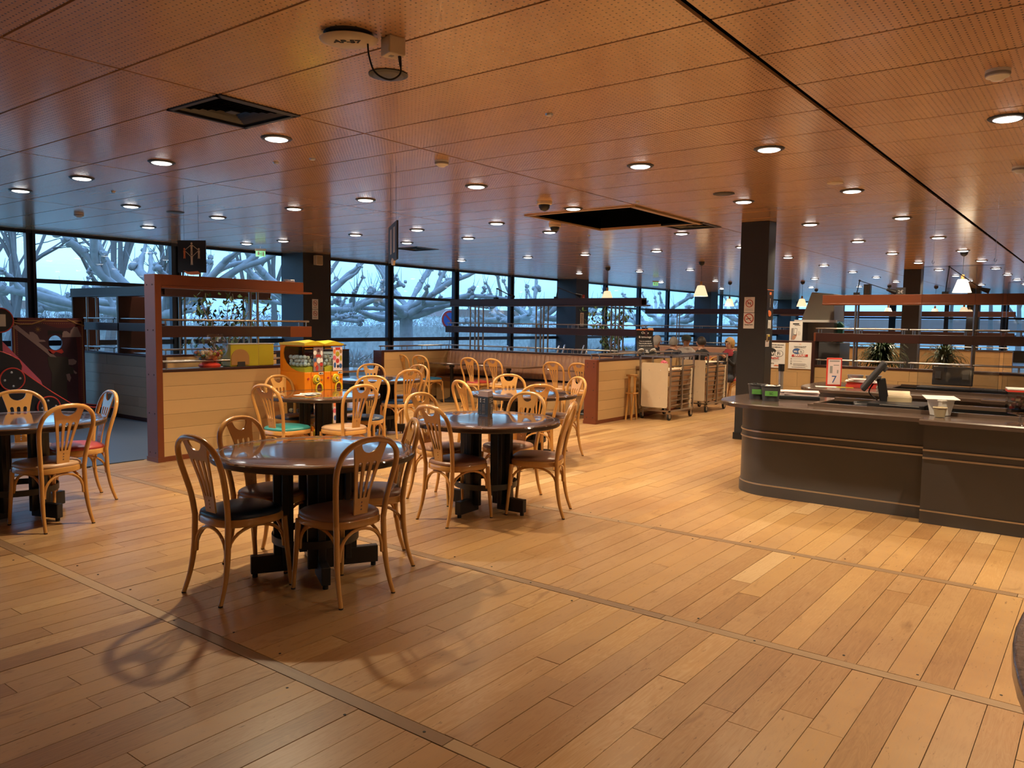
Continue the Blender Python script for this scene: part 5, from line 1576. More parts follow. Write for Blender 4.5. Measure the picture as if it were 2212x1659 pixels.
# wall pillar plate far back and extinguisher notice
t = card('notice', 'tall narrow pale notice on the second wall pillar', 'notice', (20.595, 13.5, 1.66), R(-90), .20, .42); lines(t, -.06, .06, .16, 9, .04, 'ink', .018)
t.location = (20.95, 13.226, 1.66); t.rotation_euler = (0, 0, 0)
t = card('notice', 'small red extinguisher notice high on the second wall pillar', 'notice', (21.02, 13.226, 2.30), 0, .16, .26, 'redink'); lines(t, -.03, .03, .05, 3, .05, 'whiteink', .02)
t = card('table_card', 'white menu card standing behind the capsule machines', 'menu', (8.55, 10.35, .86), R(-40), .22, .30, 'paper', None, .012); lines(t, -.08, .08, .10, 2, .03, 'ink', .014); lines(t, -.05, .03, .0, 4, .035, 'ink', .012)
t = thing('side_table', 'dark narrow table carrying the white menu card, behind the capsule machines', 'table', (8.75, 10.25, 0))
part('tabletop', M().box(-.45, .55, -.35, .35, .68, .71), MT['table'], t, bevel=.004); part('column', M().cyl((0, 0), .035, .04, .68, 14), MT['black'], t); part('base', M().cyl((0, 0), .24, 0, .04, 24), MT['black'], t)
# hanging signs
t = thing('hanging_sign', 'black hanging pictogram sign of four figures holding hands', 'sign', (4.95, 8.33, 2.045), R(-58))
part('panel', M().box(-.165, .165, -.006, .006, 0, .36), MT['black'], t)
for x in (-.09, .08): part('wire', M().tube([(x, 0, .36), (x, 0, H - 2.045)], .0016, 5), MT['black'], t)
def figure(x, z, s, mt, tilt=0):
    m = M()
    m.slab(ell(x, z + .050 * s, .011 * s, .013 * s, 12), -.009, -.0055)
    m.slab([(x - .013 * s, z + .034 * s), (x + .013 * s, z + .034 * s), (x + .010 * s, z - .02 * s), (x + .012 * s, z - .062 * s), (x + .004 * s, z - .062 * s), (x, z - .025 * s), (x - .004 * s, z - .062 * s), (x - .012 * s, z - .062 * s), (x - .010 * s, z - .02 * s)], -.009, -.0055)
    part('pictogram', m, MT[mt], t)
figure(.0, .275, 1.0, 'cream'); figure(-.085, .215, .95, 'orangeink'); figure(.085, .215, .95, 'cream'); figure(.0, .150, 1.05, 'cream')
arm = M()
for a, b in (((-.01, .305), (-.075, .255)), ((.01, .305), (.075, .255)), ((-.01, .180), (-.07, .235)), ((.01, .180), (.07, .235))):
    arm.tube([(a[0], -.0075, a[1]), (b[0], -.0075, b[1])], .0035, 5)
part('pictogram_arms', arm, MT['cream'], t)
part('leaf_shape', M().slab([(-.10, .022), (-.05, .008), (.02, .012), (.07, .016), (.11, -.016), (.06, -.024), (-.01, -.026), (-.06, -.016)], -.012, -.0055), MT['orangeink'], t)
part('stay', M().box(-.12, -.10, -.004, .004, -.06, 0).box(.08, .10, -.004, .004, -.06, 0), MT['black'], t)
t = thing('hanging_sign', 'narrow dark hanging sign seen almost edge-on', 'sign', (5.17, 5.33, 2.06), R(53))
part('panel', M().box(-.30, .30, -.008, .008, .02, .36), MT['column'], t)
for x in (-.2, .2): part('wire', M().tube([(x, 0, .36), (x, 0, H - 2.06)], .0014, 5), MT['black'], t)
for x in (-.18, .05): part('pictogram', M().box(x, x + .10, .0082, .0094, .09, .32), MT['cream'], t)
part('leaf_shape', M().slab([(-.10, .03), (.0, .05), (.08, .03), (.05, -.01), (-.05, -.02)], -.010, .010), MT['cream'], t)
def exit_sign(loc, rz, label):
    t = thing('exit_sign', label, 'exit sign', loc, rz, 'exit signs')
    part('plate', M().box(-.14, .14, -.004, .004, -.13, 0), MT['exitg'], t); t.scale = (.62, .62, .8)
    part('housing', M().box(-.16, .16, -.025, .025, 0, .05), MT['white'], t); part('rod', M().cyl((0, 0), .006, .05, H - loc[2], 8), MT['alu'], t)
    part('figure', M().slab(ell(-.055, -.055, .03, .045, 14), -.0055, -.003).box(.02, .035, -.0055, -.003, -.11, -.02).box(.06, .10, -.0055, -.003, -.11, -.02).obox((-.005, -.0045, -.065), (.05, .002, .012)), MT['whiteink'], t)
exit_sign((8.97, 12.77, 2.80), R(-35), 'green exit sign hanging before the left windows')
exit_sign((21.5, 11.0, 2.80), R(-35), 'tiny green exit sign far back before the windows')
# ------------------------------------------------------------------ things on the ceiling
t = thing('wifi_access_point', 'oval white access point marked AP-57 hanging under the ceiling', 'access point', (2.63, 3.02, H), R(-52))
part('shell', M().lathe((0, 0, 0), [(0, -.045), (.10, -.043), (.135, -.032), (.142, -.022), (.12, -.012), (0, -.012)], 36, 1, .78), MT['cream'], t, smooth=50)
part('mount', M().lathe((0, 0, 0), [(.10, -.014), (.12, 0), (0, 0)], 24), MT['black'], t)
tx = text('AP-57', .052, t, .0, -.035, -.0452, MT['ink'], rx=PI, bold=.0022); tx.rotation_euler = (PI, 0, 0)
t = thing('camera_box', 'white square junction box with black lead beside the oval access point', 'junction box', (2.79, 2.88, H), R(-15))
part('box', M().box(-.045, .045, -.045, .045, -.085, 0), MT['cream'], t, bevel=.006)
part('slot', M().box(.0455, .047, .0, .018, -.045, -.040).box(-.02, .0, -.012, .012, -.0865, -.085), MT['grey_ink'], t)
part('plug', M().tube([(.025, -.02, -.085), (.028, -.025, -.135)], [.009, .006], 10), MT['rubber'], t)
part('lead', M().tube(smooth_path([(.028, -.025, -.13), (.02, -.03, -.175), (-.03, -.015, -.205), (-.09, .015, -.175), (-.115, .03, -.10), (-.12, .035, -.03)], 6), .0045, 7), MT['rubber'], t, smooth=60)
def disc(name, label, cat, x, y, r, h, mt, group, prof=None):
    t = thing(name, label, cat, (x, y, H), 0, group)
    part('body', M().lathe((0, 0, 0), prof or [(0, -h), (r * .78, -h), (r, -h * .45), (r, 0.002), (0, .002)], 28), MT[mt], t, smooth=40)
    return t
for x, y, lab in ((3.17, 3.31, 'black round ceiling loudspeaker behind the access point'), (7.97, 3.32, 'black round loudspeaker left of the downlight by the column'), (5.60, 9.80, 'black round loudspeaker left of the hanging pictogram sign wires')):
    t = disc('ceiling_speaker', lab, 'speaker', x, y, .11, .012, 'black', 'ceiling loudspeakers')
    part('grille', M().lathe((0, 0, 0), [(0, -.0165), (.06, -.0165), (.085, -.012)], 24), MT['counter'], t, smooth=60)
for x, y, lab in ((5.09, 4.66, 'white smoke detector on the ceiling joint left of centre'), (4.97, 11.09, 'cream smoke detector near the left windows'), (4.98, .57, 'white smoke detector near the upper right corner'), (7.99, .71, 'white smoke detector at the right edge of the photo')):
    t = disc('smoke_detector', lab, 'smoke detector', x, y, .055, .05, 'white', 'smoke detectors', [(0, -.055), (.028, -.053), (.04, -.042), (.056, -.036), (.060, -.014), (.06, .002), (0, .002)])
    part('sensor_slots', M().lathe((0, 0, 0), [(.0585, -.030), (.0612, -.022), (.0602, -.016)], 28), MT['grey_ink'], t)
for x, y, lab in ((4.36, 3.04, 'small flat round sprinkler cap in the middle of the ceiling'), (4.33, 8.84, 'small sprinkler cap left, above the play corner'), (4.34, 5.94, 'small sprinkler cap right of the dim downlight'), (4.41, 5.53, 'small cap beside the glaring downlight'), (8.0, 4.35, 'small sprinkler cap left of the hatch'), (10.6, 6.6, 'tiny sprinkler cap behind the hatch')):
    disc('sprinkler_cap', lab, 'sprinkler', x, y, .026, .014, 'alu', 'sprinkler caps')
disc('ceiling_plate', 'plain white round plate above the right counters', 'plate', 7.95, 2.20, .075, .010, 'cream', None)
for x, y, lab in ((7.44, 5.23, 'dome camera with black bubble in front of the hatch'), (9.21, 6.29, 'rear dome camera with pale collar beside a downlight')):
    t = disc('dome_camera', lab, 'camera', x, y, .085, .035, 'cream', 'dome cameras', [(0, -.035), (.072, -.035), (.085, -.028), (.088, .002), (0, .002)])
    part('bubble', M().lathe((0, 0, -.035), [(.066, 0), (.062, -.03), (.045, -.055), (.02, -.068), (0, -.070)], 24), MT['black'], t, smooth=60)
t = thing('wall_speaker', 'beige box loudspeaker high on the dark wall pillar', 'speaker', (10.64, 13.22, 2.76))
part('case', M().box(-.085, .085, -.10, .005, -.10, .10), MT['cream'], t, bevel=.012); part('grille', M().box(-.07, .07, -.103, -.099, -.085, .085), MT['beige'], t)
# pendant lamps
def pendant(x, y, zb, label, k=1.0):
    t = thing('pendant_lamp', label, 'pendant lamp', (x, y, H), 0, 'pendant lamps')
    part('canopy', M().lathe((0, 0, 0), [(0, -.085), (.025, -.08), (.055, -.055), (.065, -.02), (.065, .002), (0, .002)], 20), MT['black'], t, smooth=50)
    part('cord', M().cyl((0, 0), .005, zb - H + .30, -.08, 6), MT['black'], t)
    part('socket', M().cyl((0, 0), .028, zb - H + .24, zb - H + .32, 12), MT['gold'], t)
    part('shade', M().lathe((0, 0, zb - H), [(.156, 0), (.154, .004), (.080, .222), (.070, .232), (.03, .238)], 28), MT['shade'], t, smooth=60)
    part('bulb', M().ball((0, 0, zb - H + .04), .045, 12, 8), MT['lamp'], t, smooth=60)
    return t
pendant(16.83, 9.91, 2.10, 'glass pendant lamp left, above the potted fig behind the long divider')
pendant(16.19, 7.19, 2.16, 'cone-shaped pendant lamp left of the black column, above the seated people')
pendant(16.13, 2.20, 2.18, 'large bright pendant lamp on the right, seen through the plastic sheet')
pendant(24.2, 9.77, 2.15, 'distant pendant lamp just left of the black column')
pendant(24.7, 7.66, 2.15, 'distant pendant lamp right of the black column, upper one of two')
pendant(30.0, 8.80, 2.10, 'farther pendant lamp just below another, right of the black column')
for i, (x, y) in enumerate(((28.0, 5.9), (27.5, 5.1), (29.0, 4.7), (27.0, 3.6), (30.5, 3.9))):
    pendant(x, y, 1.95 - .0 * i, 'tiny distant pendant lamp seen through the right divider, %s from the left' % ('first', 'second', 'third', 'fourth', 'last')[i])
# clip lamps on the divider tops
def clip_lamp(loc, rz, label, h=.20):
    t = thing('clip_lamp', label, 'lamp', loc, rz, 'jointed lamps on the divider tops')
    part('clamp', M().box(-.04, .04, -.03, .03, -.02, .035), MT['black'], t)
    for y in (-.012, .012): part('arm', M().tube([(0, y, .03), (.03, y, h)], .006, 6), MT['black'], t)
    for y in (-.012, .012): part('arm', M().tube([(.03, y, h), (.42, y, .06)], .006, 6), MT['black'], t)
    part('joint', M().tube([(.03, -.02, h), (.03, .02, h)], .014, 10), MT['black'], t)
    part('head', M().tube([(.38, 0, .075), (.50, 0, .035)], [.018, .035], 12), MT['black'], t)
    return t
clip_lamp((11.78, 2.90, 1.985), R(-85), 'black jointed clip lamp on the right divider, left of the black speaker slab')
clip_lamp((11.80, 1.80, 1.985), R(-85), 'black clip lamp standing behind the plastic sheet', .36)
clip_lamp((12.1, 9.62, 1.985), R(-100), 'black jointed lamp on the long divider, arm stretched right')
clip_lamp((12.1, 8.2, 1.985), R(-80), 'black jointed lamp on the long divider, before the wall pillar')
t = thing('black_slab', 'upright black slab beside the jointed lamp on the right divider', 'speaker', (11.82, 2.77, 1.985), R(-90))
part('case', M().box(-.045, .045, -.04, .04, 0, .15), MT['black'], t, bevel=.004); part('grille', M().box(-.028, -.008, -.042, -.039, .02, .13).box(.008, .028, -.042, -.039, .02, .13), MT['tableedge'], t)
t = thing('price_sign', 'small dark price sign on top of the right divider', 'sign', (11.84, 2.35, 1.985), R(-80))
part('panel', M().box(-.06, .06, -.004, .004, 0, .10), MT['counter'], t); text('2€', .06, t, 0, -.005, .04, MT['whiteink'])
# grey steel tray return behind the right divider
t = thing('tray_return', 'grey steel tray return unit behind the left end of the right divider', 'cabinet', (12.15, 3.35, 0), R(-90))
part('hood', M().slab([(-.42, 1.62), (.06, 1.62), (.04, 2.02), (-.28, 2.05)], .0, .55), MT['hood'], t, bevel=.01)
part('body', M().box(-.45, .16, .0, .55, 0, 1.30), MT['counter'], t, bevel=.006)
part('back', M().box(-.45, .06, .35, .55, 1.30, 1.62), MT['steel'], t)
part('shelf_edge', M().box(-.50, .10, -.06, .02, 1.60, 1.635), MT['white'], t)
part('side_cheek', M().box(-.45, -.42, 0, .4, 1.3, 1.62).box(.03, .06, 0, .4, 1.3, 1.62), MT['steel'], t)
t = thing('water_bottle', 'pale blue plastic carton on the tray return', 'carton', (12.38, 3.26, 1.302), R(-90)); part('body', M().box(-.05, .05, -.04, .04, 0, .26), MT['teal'], t, bevel=.006); part('gable', M().slab([(-.05, .26), (.05, .26), (.0, .31)], -.04, .04), MT['teal'], t)
# crowd barrier pole by the poster board
t = thing('barrier_post', 'short steel barrier post in front of the oak poster board', 'post', (11.2, 3.72, 0)); part('pole', M().cyl((0, 0), .035, .02, .95, 16), MT['alu'], t, smooth=50); part('head', M().cyl((0, 0), .042, .90, 1.0, 16), MT['black'], t, smooth=50); part('base', M().lathe((0, 0, 0), [(0, 0), (.16, 0), (.16, .02), (.04, .04), (0, .04)], 24), MT['black'], t, smooth=40)

# ------------------------------------------------------------------ seated people
def person(label, loc, rz, shirt, hair, skinm='skin', hairstyle='short', pose=0, scale=1.0, cap=None, lean=0.0):
    t = thing('person', label, 'person', loc, rz, 'people seated at the table')
    me = bpy.data.meshes.new('body')
    P = []; E = []; RD = []
    def v(x, y, z, r, r2=None):
        P.append((x, y, z)); RD.append((r, r2 or r)); return len(P) - 1
    L = lean
    pel = v(0, 0, .53, .125, .16); sp = v(.0 + L * .3, 0, .70, .115, .145); chs = v(L * .7, 0, .90, .125, .175); shl = v(L, 0, 1.00, .085, .13)
    nk = v(L + .01, 0, 1.075, .055); hd0 = v(L + .025, 0, 1.135, .070); hd = v(L + .03, 0, 1.20, .092, .080); hd2 = v(L + .025, 0, 1.265, .080, .072)
    E += [(pel, sp), (sp, chs), (chs, shl), (shl, nk), (nk, hd0), (hd0, hd), (hd, hd2)]
    for s in (1, -1):
        s0 = v(L, s * .165, 1.00, .066); e0 = v(L + .10 + .05 * pose, s * .225, .77, .047); w0 = v(L + .34, s * .15, .80 + .16 * (pose == 1 and s == 1), .030)
        h0 = v(L + .40, s * .13, .80 + .20 * (pose == 1 and s == 1), .030, .022)
        E += [(shl, s0), (s0, e0), (e0, w0), (w0, h0)]
        for k in range(4):
            f0 = v(P[h0][0] + .04, P[h0][1] + (k - 1.5) * .017, P[h0][2] - .004, .0090); f1 = v(P[h0][0] + .068 + .006 * (k in (1, 2)), P[h0][1] + (k - 1.5) * .018, P[h0][2] - .022, .0078)
            E += [(h0, f0), (f0, f1)]
        th = v(P[h0][0] + .01, P[h0][1] - s * .036, P[h0][2] - .004, .010); th2 = v(P[h0][0] + .036, P[h0][1] - s * .044, P[h0][2] - .014, .0085)
        E += [(h0, th), (th, th2)]
        hp = v(.06, s * .095, .515, .088); kn = v(.43, s * .12, .50, .062); an = v(.40, s * .12, .09, .042); to = v(.54, s * .13, .045, .036)
        E += [(pel, hp), (hp, kn), (kn, an), (an, to)]
    me.from_pydata(P, E, [])
    o = bpy.data.objects.new('body', me); COL.objects.link(o)
    sk = o.modifiers.new('skin', 'SKIN'); sk.use_smooth_shade = True
    for q, r in zip(me.skin_vertices[0].data, RD): q.radius = r
    me.skin_vertices[0].data[pel].use_root = True
    sb = o.modifiers.new('sub', 'SUBSURF'); sb.levels = 1; sb.render_levels = 1
    bpy.context.view_layer.update()
    m2 = bpy.data.meshes.new_from_object(o.evaluated_get(bpy.context.evaluated_depsgraph_get()))
    bpy.data.objects.remove(o)
    m2.materials.clear()
    for q in (skinm, shirt, 'trousers', 'black'): m2.materials.append(MT[q])
    for p in m2.polygons:
        c = p.center
        if c.z < .085: p.material_index = 3
        elif c.z < .60 and abs(c.y) < .22: p.material_index = 2
        elif c.z < 1.062 and c.x < L + .33: p.material_index = 1
        else: p.material_index = 0
        p.use_smooth = True
    b = link('body', m2, t)
    # face
    part('nose', M().lathe((L + .122, 0, 1.185), [(0, -.022), (.015, -.018), (.010, .012), (.004, .03)], 8), MT[skinm], t, smooth=70)
    for s in (1, -1):
        part('eye', M().ball((L + .108, s * .030, 1.212), .011, 8, 6), MT['white'], t, smooth=60)
        part('pupil', M().ball((L + .1175, s * .030, 1.212), .005, 6, 5), MT['ink'], t, smooth=60)
        part('ear', M().ball((L + .025, s * .083, 1.20), .024, 8, 6, .6, .35, 1.2), MT[skinm], t, smooth=60)
    part('mouth', M().box(L + .106, L + .112, -.024, .024, 1.145, 1.150), MT['redink'], t)
    # hair
    hm = M()
    n, k = 16, 7
    for i in range(k + 1):
        f = i / k
        low = {'short': .62, 'bob': .78, 'long': .78}[hairstyle]
        a = f * PI * low
        for j in range(n):
            q = 2 * PI * j / n
            front = max(0, math.cos(q))
            aa = a * (1 - .52 * front)
            rr = 1.12 + random.uniform(-.02, .02)
            hm.v.append((L + .022 + .094 * rr * math.sin(aa) * math.cos(q), .086 * rr * math.sin(aa) * math.sin(q), 1.205 + .112 * rr * math.cos(aa)))
    for i in range(k):
        for j in range(n):
            hm.f.append((i * n + j, (i + 1) * n + j, (i + 1) * n + (j + 1) % n, i * n + (j + 1) % n)); hm.t.append(.5)
    hr = part('hair', hm, MT[hair], t, smooth=80)
    if hairstyle == 'long':
        part('ponytail', M().tube(smooth_path([(L - .07, 0, 1.26), (L - .115, 0, 1.15), (L - .12, 0, 1.02), (L - .10, 0, .92)], 3), [.05] * 3 + [.05] * 4 + [.035] * 3, 8), MT[hair], t, smooth=80)
    if cap:
        part('cap', M().lathe((L + .022, 0, 1.235), [(.112, -.01), (.115, .02), (.10, .07), (.06, .098), (0, .105)], 20, 1.02, .92), MT[cap], t, smooth=60)
        part('cap_peak', M().prism([(L + .022 + .11 * math.cos(a) + .075, .085 * math.sin(a)) for a in [-PI / 2 + PI * i / 10 for i in range(11)]], 1.228, 1.238), MT[cap], t)
    part('collar', M().lathe((L + .008, 0, 1.035), [(.085, 0), (.075, .03), (.062, .045), (.058, .035)], 16, 1, 1.15), MT[shirt], t, smooth=60)
    t.scale = (scale, scale, scale)
    return t
person('blond woman with red scarf seated right beside the black column', (15.05, 6.02, -.02), R(160), 'cloth_black', 'hair_blond', hairstyle='bob', pose=1)
person('dark-haired man in black shirt with red lettering, back turned', (15.05, 6.62, -.02), R(80), 'cloth_black', 'hair_dark')
person('man with grey-green cap and white shirt facing the viewer', (15.85, 7.35, -.01), R(-125), 'cloth_white', 'hair_grey', cap='cloth_green', hairstyle='short')
person('woman with long white-grey hair in dark blue, left of the group', (15.45, 7.95, -.02), R(-60), 'cloth_navy', 'hair_white', hairstyle='long', lean=.08)
person('grey-haired man in dark blue leaning forward, second from left in the group', (15.0, 7.33, -.04), R(-10), 'cloth_navy', 'hair_grey', lean=.14)
pp = [o for o in bpy.data.objects if o.name.startswith('person') and o.parent is None]
sc_ = [o for o in pp if 'blond' in o['label']][0]
part('scarf', M().lathe((.012, 0, .99), [(.125, -.03), (.118, .03), (.085, .075), (.075, .10)], 18, 1, 1.25), MT['cloth_red'], sc_, smooth=60)
dm = [o for o in pp if 'red lettering' in o['label']][0]
tx = text('cora', .14, dm, -.160, 0, .90, MT['orangeink'], bold=.002, rz=R(-90)); tx.rotation_euler = (R(90), 0, R(-90)); 
# their table and stools
booth_table(15.55, 6.95, 'rectangular table between the seated people', .9, 1.0)
for i, (x, y, a) in enumerate(((15.08, 6.60, 80), (15.86, 7.38, -125), (15.45, 7.98, -60), (14.98, 7.33, -10))):
    chair(x, y, a, 'tan', 'bentwood chair under the %s' % ('man with red lettering', 'man with the cap', 'long-haired woman', 'grey-haired man')[i], False, 'chairs at the occupied table')
t = thing('banquette', 'distant tan banquette behind the seated people', 'banquette', (20.2, 6.0, 0))
part('seat_cushion', M().box(-.5, -.1, 0, 4.6, .32, .46), MT['leather'], t, bevel=.02); part('backrest', M().box(-.12, .02, 0, 4.6, .46, .95), MT['leather'], t, bevel=.02); part('plinth', M().box(-.42, .0, 0, 4.6, 0, .32), MT['oakpanel'], t)

# ------------------------------------------------------------------ potted plants
def leaf_cloud(m, pts, ln, wd, droop=.4):
    for p in pts:
        a = random.uniform(0, 2 * PI); b = random.uniform(-1.2, .1) - droop * .5
        d = Vector((math.cos(a) * math.cos(b), math.sin(a) * math.cos(b), math.sin(b)))
        s = d.cross(Vector((0, 0, 1))).normalized() * wd * random.uniform(.7, 1.1)
        q = Vector(p); l = ln * random.uniform(.7, 1.2)
        nrm = s.cross(d).normalized() * wd * .25
        m.add([q, q + d * l * .45 + s - nrm, q + d * l, q + d * l * .45 - s - nrm, q + d * l * .45 + nrm * .4], [(0, 1, 4), (1, 2, 4), (2, 3, 4), (3, 0, 4)])
def fig_tree(label, x, y, z0, h, spread, n=260, seed=1, rz=0):
    random.seed(seed)
    t = thing('potted_fig', label, 'plant', (x, y, 0), rz, 'potted figs')
    part('pot', M().lathe((0, 0, 0), [(0, 0), (.15, 0), (.19, .34), (.20, .34), (.20, .36), (.175, .36), (.16, .30), (0, .30)], 24), MT['counter'], t, smooth=40)
    part('soil', M().cyl((0, 0), .165, .28, .31, 16), MT['tableedge'], t)
    st = M(); pts = []
    for k in range(9):
        a = random.uniform(0, 2 * PI)
        r0 = spread * random.uniform(.25, 1)
        path = [(0.02 * math.cos(a), .02 * math.sin(a), .30)]
        for i in range(1, 8):
            f = i / 7
            path.append((r0 * f ** 1.6 * math.cos(a) + random.uniform(-.04, .04), r0 * f ** 1.6 * math.sin(a) + random.uniform(-.04, .04), .30 + (h - .3) * (f - .22 * f * f * f * r0)))
        st.tube(path, [.012 - .0011 * i for i in range(8)], 6)
        for q in path[2:]:
            for _ in range(n // 54 + 1):
                pts.append((q[0] + random.gauss(0, .11), q[1] + random.gauss(0, .11), q[2] + random.gauss(0, .10)))
    part('stem', st, MT['twig'], t, smooth=60)
    lf = M(); leaf_cloud(lf, pts, .115, .034)
    tag(part('foliage', lf, MT['leaf'], t), kind='stuff')
    return t
fig_tree('slender fig plant with drooping dark leaves behind the left partition', 6.75, 10.6, 0, 2.0, .80, 380, 3)
fig_tree('fig plant behind the long divider, under the left pendant lamp', 14.5, 8.35, 0, 1.95, .55, 420, 5)
def palm(label, x, y, z, n, ln, seed):
    random.seed(seed)
    t = thing('potted_palm', label, 'plant', (x, y, 0), 0, 'bushy palm plants')
    part('pot', M().lathe((0, 0, 0), [(0, 0), (.18, 0), (.23, .55), (.24, .58), (.20, .58), (0, .52)], 24), MT['counter'], t, smooth=40)
    m = M()
    for k in range(n):
        a = random.uniform(0, 2 * PI); e0 = random.uniform(.1, 1.45); L_ = ln * random.uniform(.7, 1.1)
        p = Vector((0, 0, z + random.uniform(-.1, .1))); w = .019
        s = Vector((-math.sin(a), math.cos(a), 0))
        prev = None
        for i in range(7):
            f = i / 6
            el = e0 - 2.3 * f * f
            ww = w * (1 - .9 * f) + .001
            cur = (p + s * ww, p - s * ww)
            if prev:
                n0 = len(m.v); m.v += [tuple(prev[0]), tuple(prev[1]), tuple(cur[1]), tuple(cur[0])]; m.f.append((n0, n0 + 1, n0 + 2, n0 + 3)); m.t.append(.5)
            prev = cur
            p = p + Vector((math.cos(a) * math.cos(el), math.sin(a) * math.cos(el), math.sin(el))) * L_ / 6
    tag(part('foliage', m, MT['palmleaf'], t), kind='stuff')
    part('stem', M().tube([(0, 0, .5), (0, 0, z)], .04, 8), MT['twig'], t)
    return t
palm('bushy palm behind the right divider, right of the till screen top', 12.95, 2.80, 1.02, 520, .46, 2)
palm('second bushy plant behind the right divider, seen through the plastic sheet', 13.0, 1.95, 1.0, 300, .40, 9)

# ------------------------------------------------------------------ outside
random.seed(11)
gr = link('ground', M().box(-150, 420, YW + .1, 420, -.35, -.12).box(XF + .1, 420, -220, YW + .1, -.35, -.12).mesh('ground', MT['lawn']))
tag(gr, kind='structure')
rd = part('road', M().box(-60, 160, 29, 36, -.12, -.10), MT['asphalt'], gr)
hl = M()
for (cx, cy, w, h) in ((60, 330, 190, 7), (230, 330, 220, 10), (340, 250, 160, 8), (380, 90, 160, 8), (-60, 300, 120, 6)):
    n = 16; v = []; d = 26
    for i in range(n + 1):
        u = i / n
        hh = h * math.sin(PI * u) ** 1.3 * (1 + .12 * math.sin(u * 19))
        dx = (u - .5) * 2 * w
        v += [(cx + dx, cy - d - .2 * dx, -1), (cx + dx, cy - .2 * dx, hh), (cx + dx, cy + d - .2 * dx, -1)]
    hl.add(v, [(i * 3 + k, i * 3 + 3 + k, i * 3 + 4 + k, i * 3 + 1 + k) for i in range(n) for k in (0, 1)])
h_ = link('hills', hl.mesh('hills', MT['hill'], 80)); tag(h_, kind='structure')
def plane_tree(x, y, s, seed, label, trunk_h=2.2, dirs=8, r0=.34):
    random.seed(seed)
    t = thing('plane_tree', label, 'tree', (x, y, -.12), random.uniform(0, 6), 'pollarded plane trees')
    part('trunk', M().tube(smooth_path([(0, 0, 0), (.05, .02, trunk_h * .4), (-.03, .04, trunk_h * .8), (0, 0, trunk_h + .15)], 3), [r0 * 1.25, r0 * 1.1, r0 * 1.0, r0 * .95, r0 * .92, r0 * .9, r0 * .9, r0 * .92, r0 * .98, r0 * .8], 12), MT['bark'], t, smooth=80)
    br = M(); kn = M()
    def fist(q, r):
        for k in range(6):
            kn.ico(tuple(q + Vector((random.gauss(0, .75), random.gauss(0, .75), random.gauss(.35, .6))) * r * .9), r * random.uniform(.6, .95), .28, 1)
        for k in range(2):
            a2 = random.uniform(0, 6.28)
            br.tube([tuple(q), tuple(q + Vector((math.cos(a2) * .25, math.sin(a2) * .25, .55)) * random.uniform(.5, 1.3))], [.012, .004], 4)
    def limb(p, a, el, L, r, depth):
        q = Vector(p); pts = [p]; rr = [r]
        n = 7 if depth == 0 else 4
        for i in range(n):
            a += random.gauss(0, .20); el = max(-.12, min(1.1, el + random.gauss(.03, .16)))
            q = q + Vector((math.cos(a) * math.cos(el), math.sin(a) * math.cos(el), math.sin(el))) * L / n
            pts.append(tuple(q)); rr.append(r * (1 - .42 * (i + 1) / n) * random.uniform(.80, 1.28))
            if depth < 2 and i >= (1 if depth == 0 else 2) and i < n - 1 and random.random() < (.55 if depth == 0 else .3):
                if random.random() < .45:
                    limb(tuple(q), a + random.choice((-1, 1)) * random.uniform(.4, .9), el + random.uniform(-.1, .35), L * random.uniform(.35, .55), r * .62, depth + 1)
                else:
                    limb(tuple(q), a + random.uniform(-.8, .8), random.uniform(.5, 1.2), L * random.uniform(.13, .25), r * .55, 2)
            if random.random() < .5:
                kn.ico(tuple(q + Vector((random.uniform(-1, 1), random.uniform(-1, 1), random.uniform(-.3, 1))) * r * .5), r * .6, .25, 1)
        br.tube(smooth_path(pts, 2), [rr[min((i + 1) // 2, len(rr) - 1)] for i in range(2 * (len(pts) - 1) + 1)], 7)
        fist(q, rr[-1] * 1.35)
    for k in range(dirs):
        a = 2 * PI * k / dirs + random.uniform(-.25, .25)
        limb((.0, .0, trunk_h - .05 - .25 * random.random()), a, random.uniform(-.02, .42), s * random.uniform(.8, 1.15), r0 * random.uniform(.40, .55), 0)
    part('branches', br, MT['bark'], t, smooth=80)
    part('knobs', kn, MT['bark'], t, smooth=80)
    return t
plane_tree(3.6, 19.2, 3.0, 21, 'pollarded plane tree outside the leftmost window pane', 1.9, 10, .30)
plane_tree(10.6, 19.4, 3.3, 22, 'gnarled plane tree filling the second window from the left', 2.0, 12, .31)
plane_tree(15.6, 19.6, 3.0, 23, 'plane tree hidden behind the hanging pictogram sign and pillar', 2.1, 10, .28)
plane_tree(19.6, 19.6, 2.9, 24, 'plane tree with bare knobs in the window right of the dark pillar', 2.05, 11, .26)
plane_tree(27.2, 19.4, 3.0, 25, 'plane tree seen above the long divider shelves', 2.0, 11, .27)
plane_tree(37.5, 18.9, 3.3, 26, 'plane tree behind the seated people', 1.9, 10, .30)
plane_tree(48.5, 18.0, 3.3, 27, 'plane tree outside the far end of the window wall', 1.9, 10, .30)
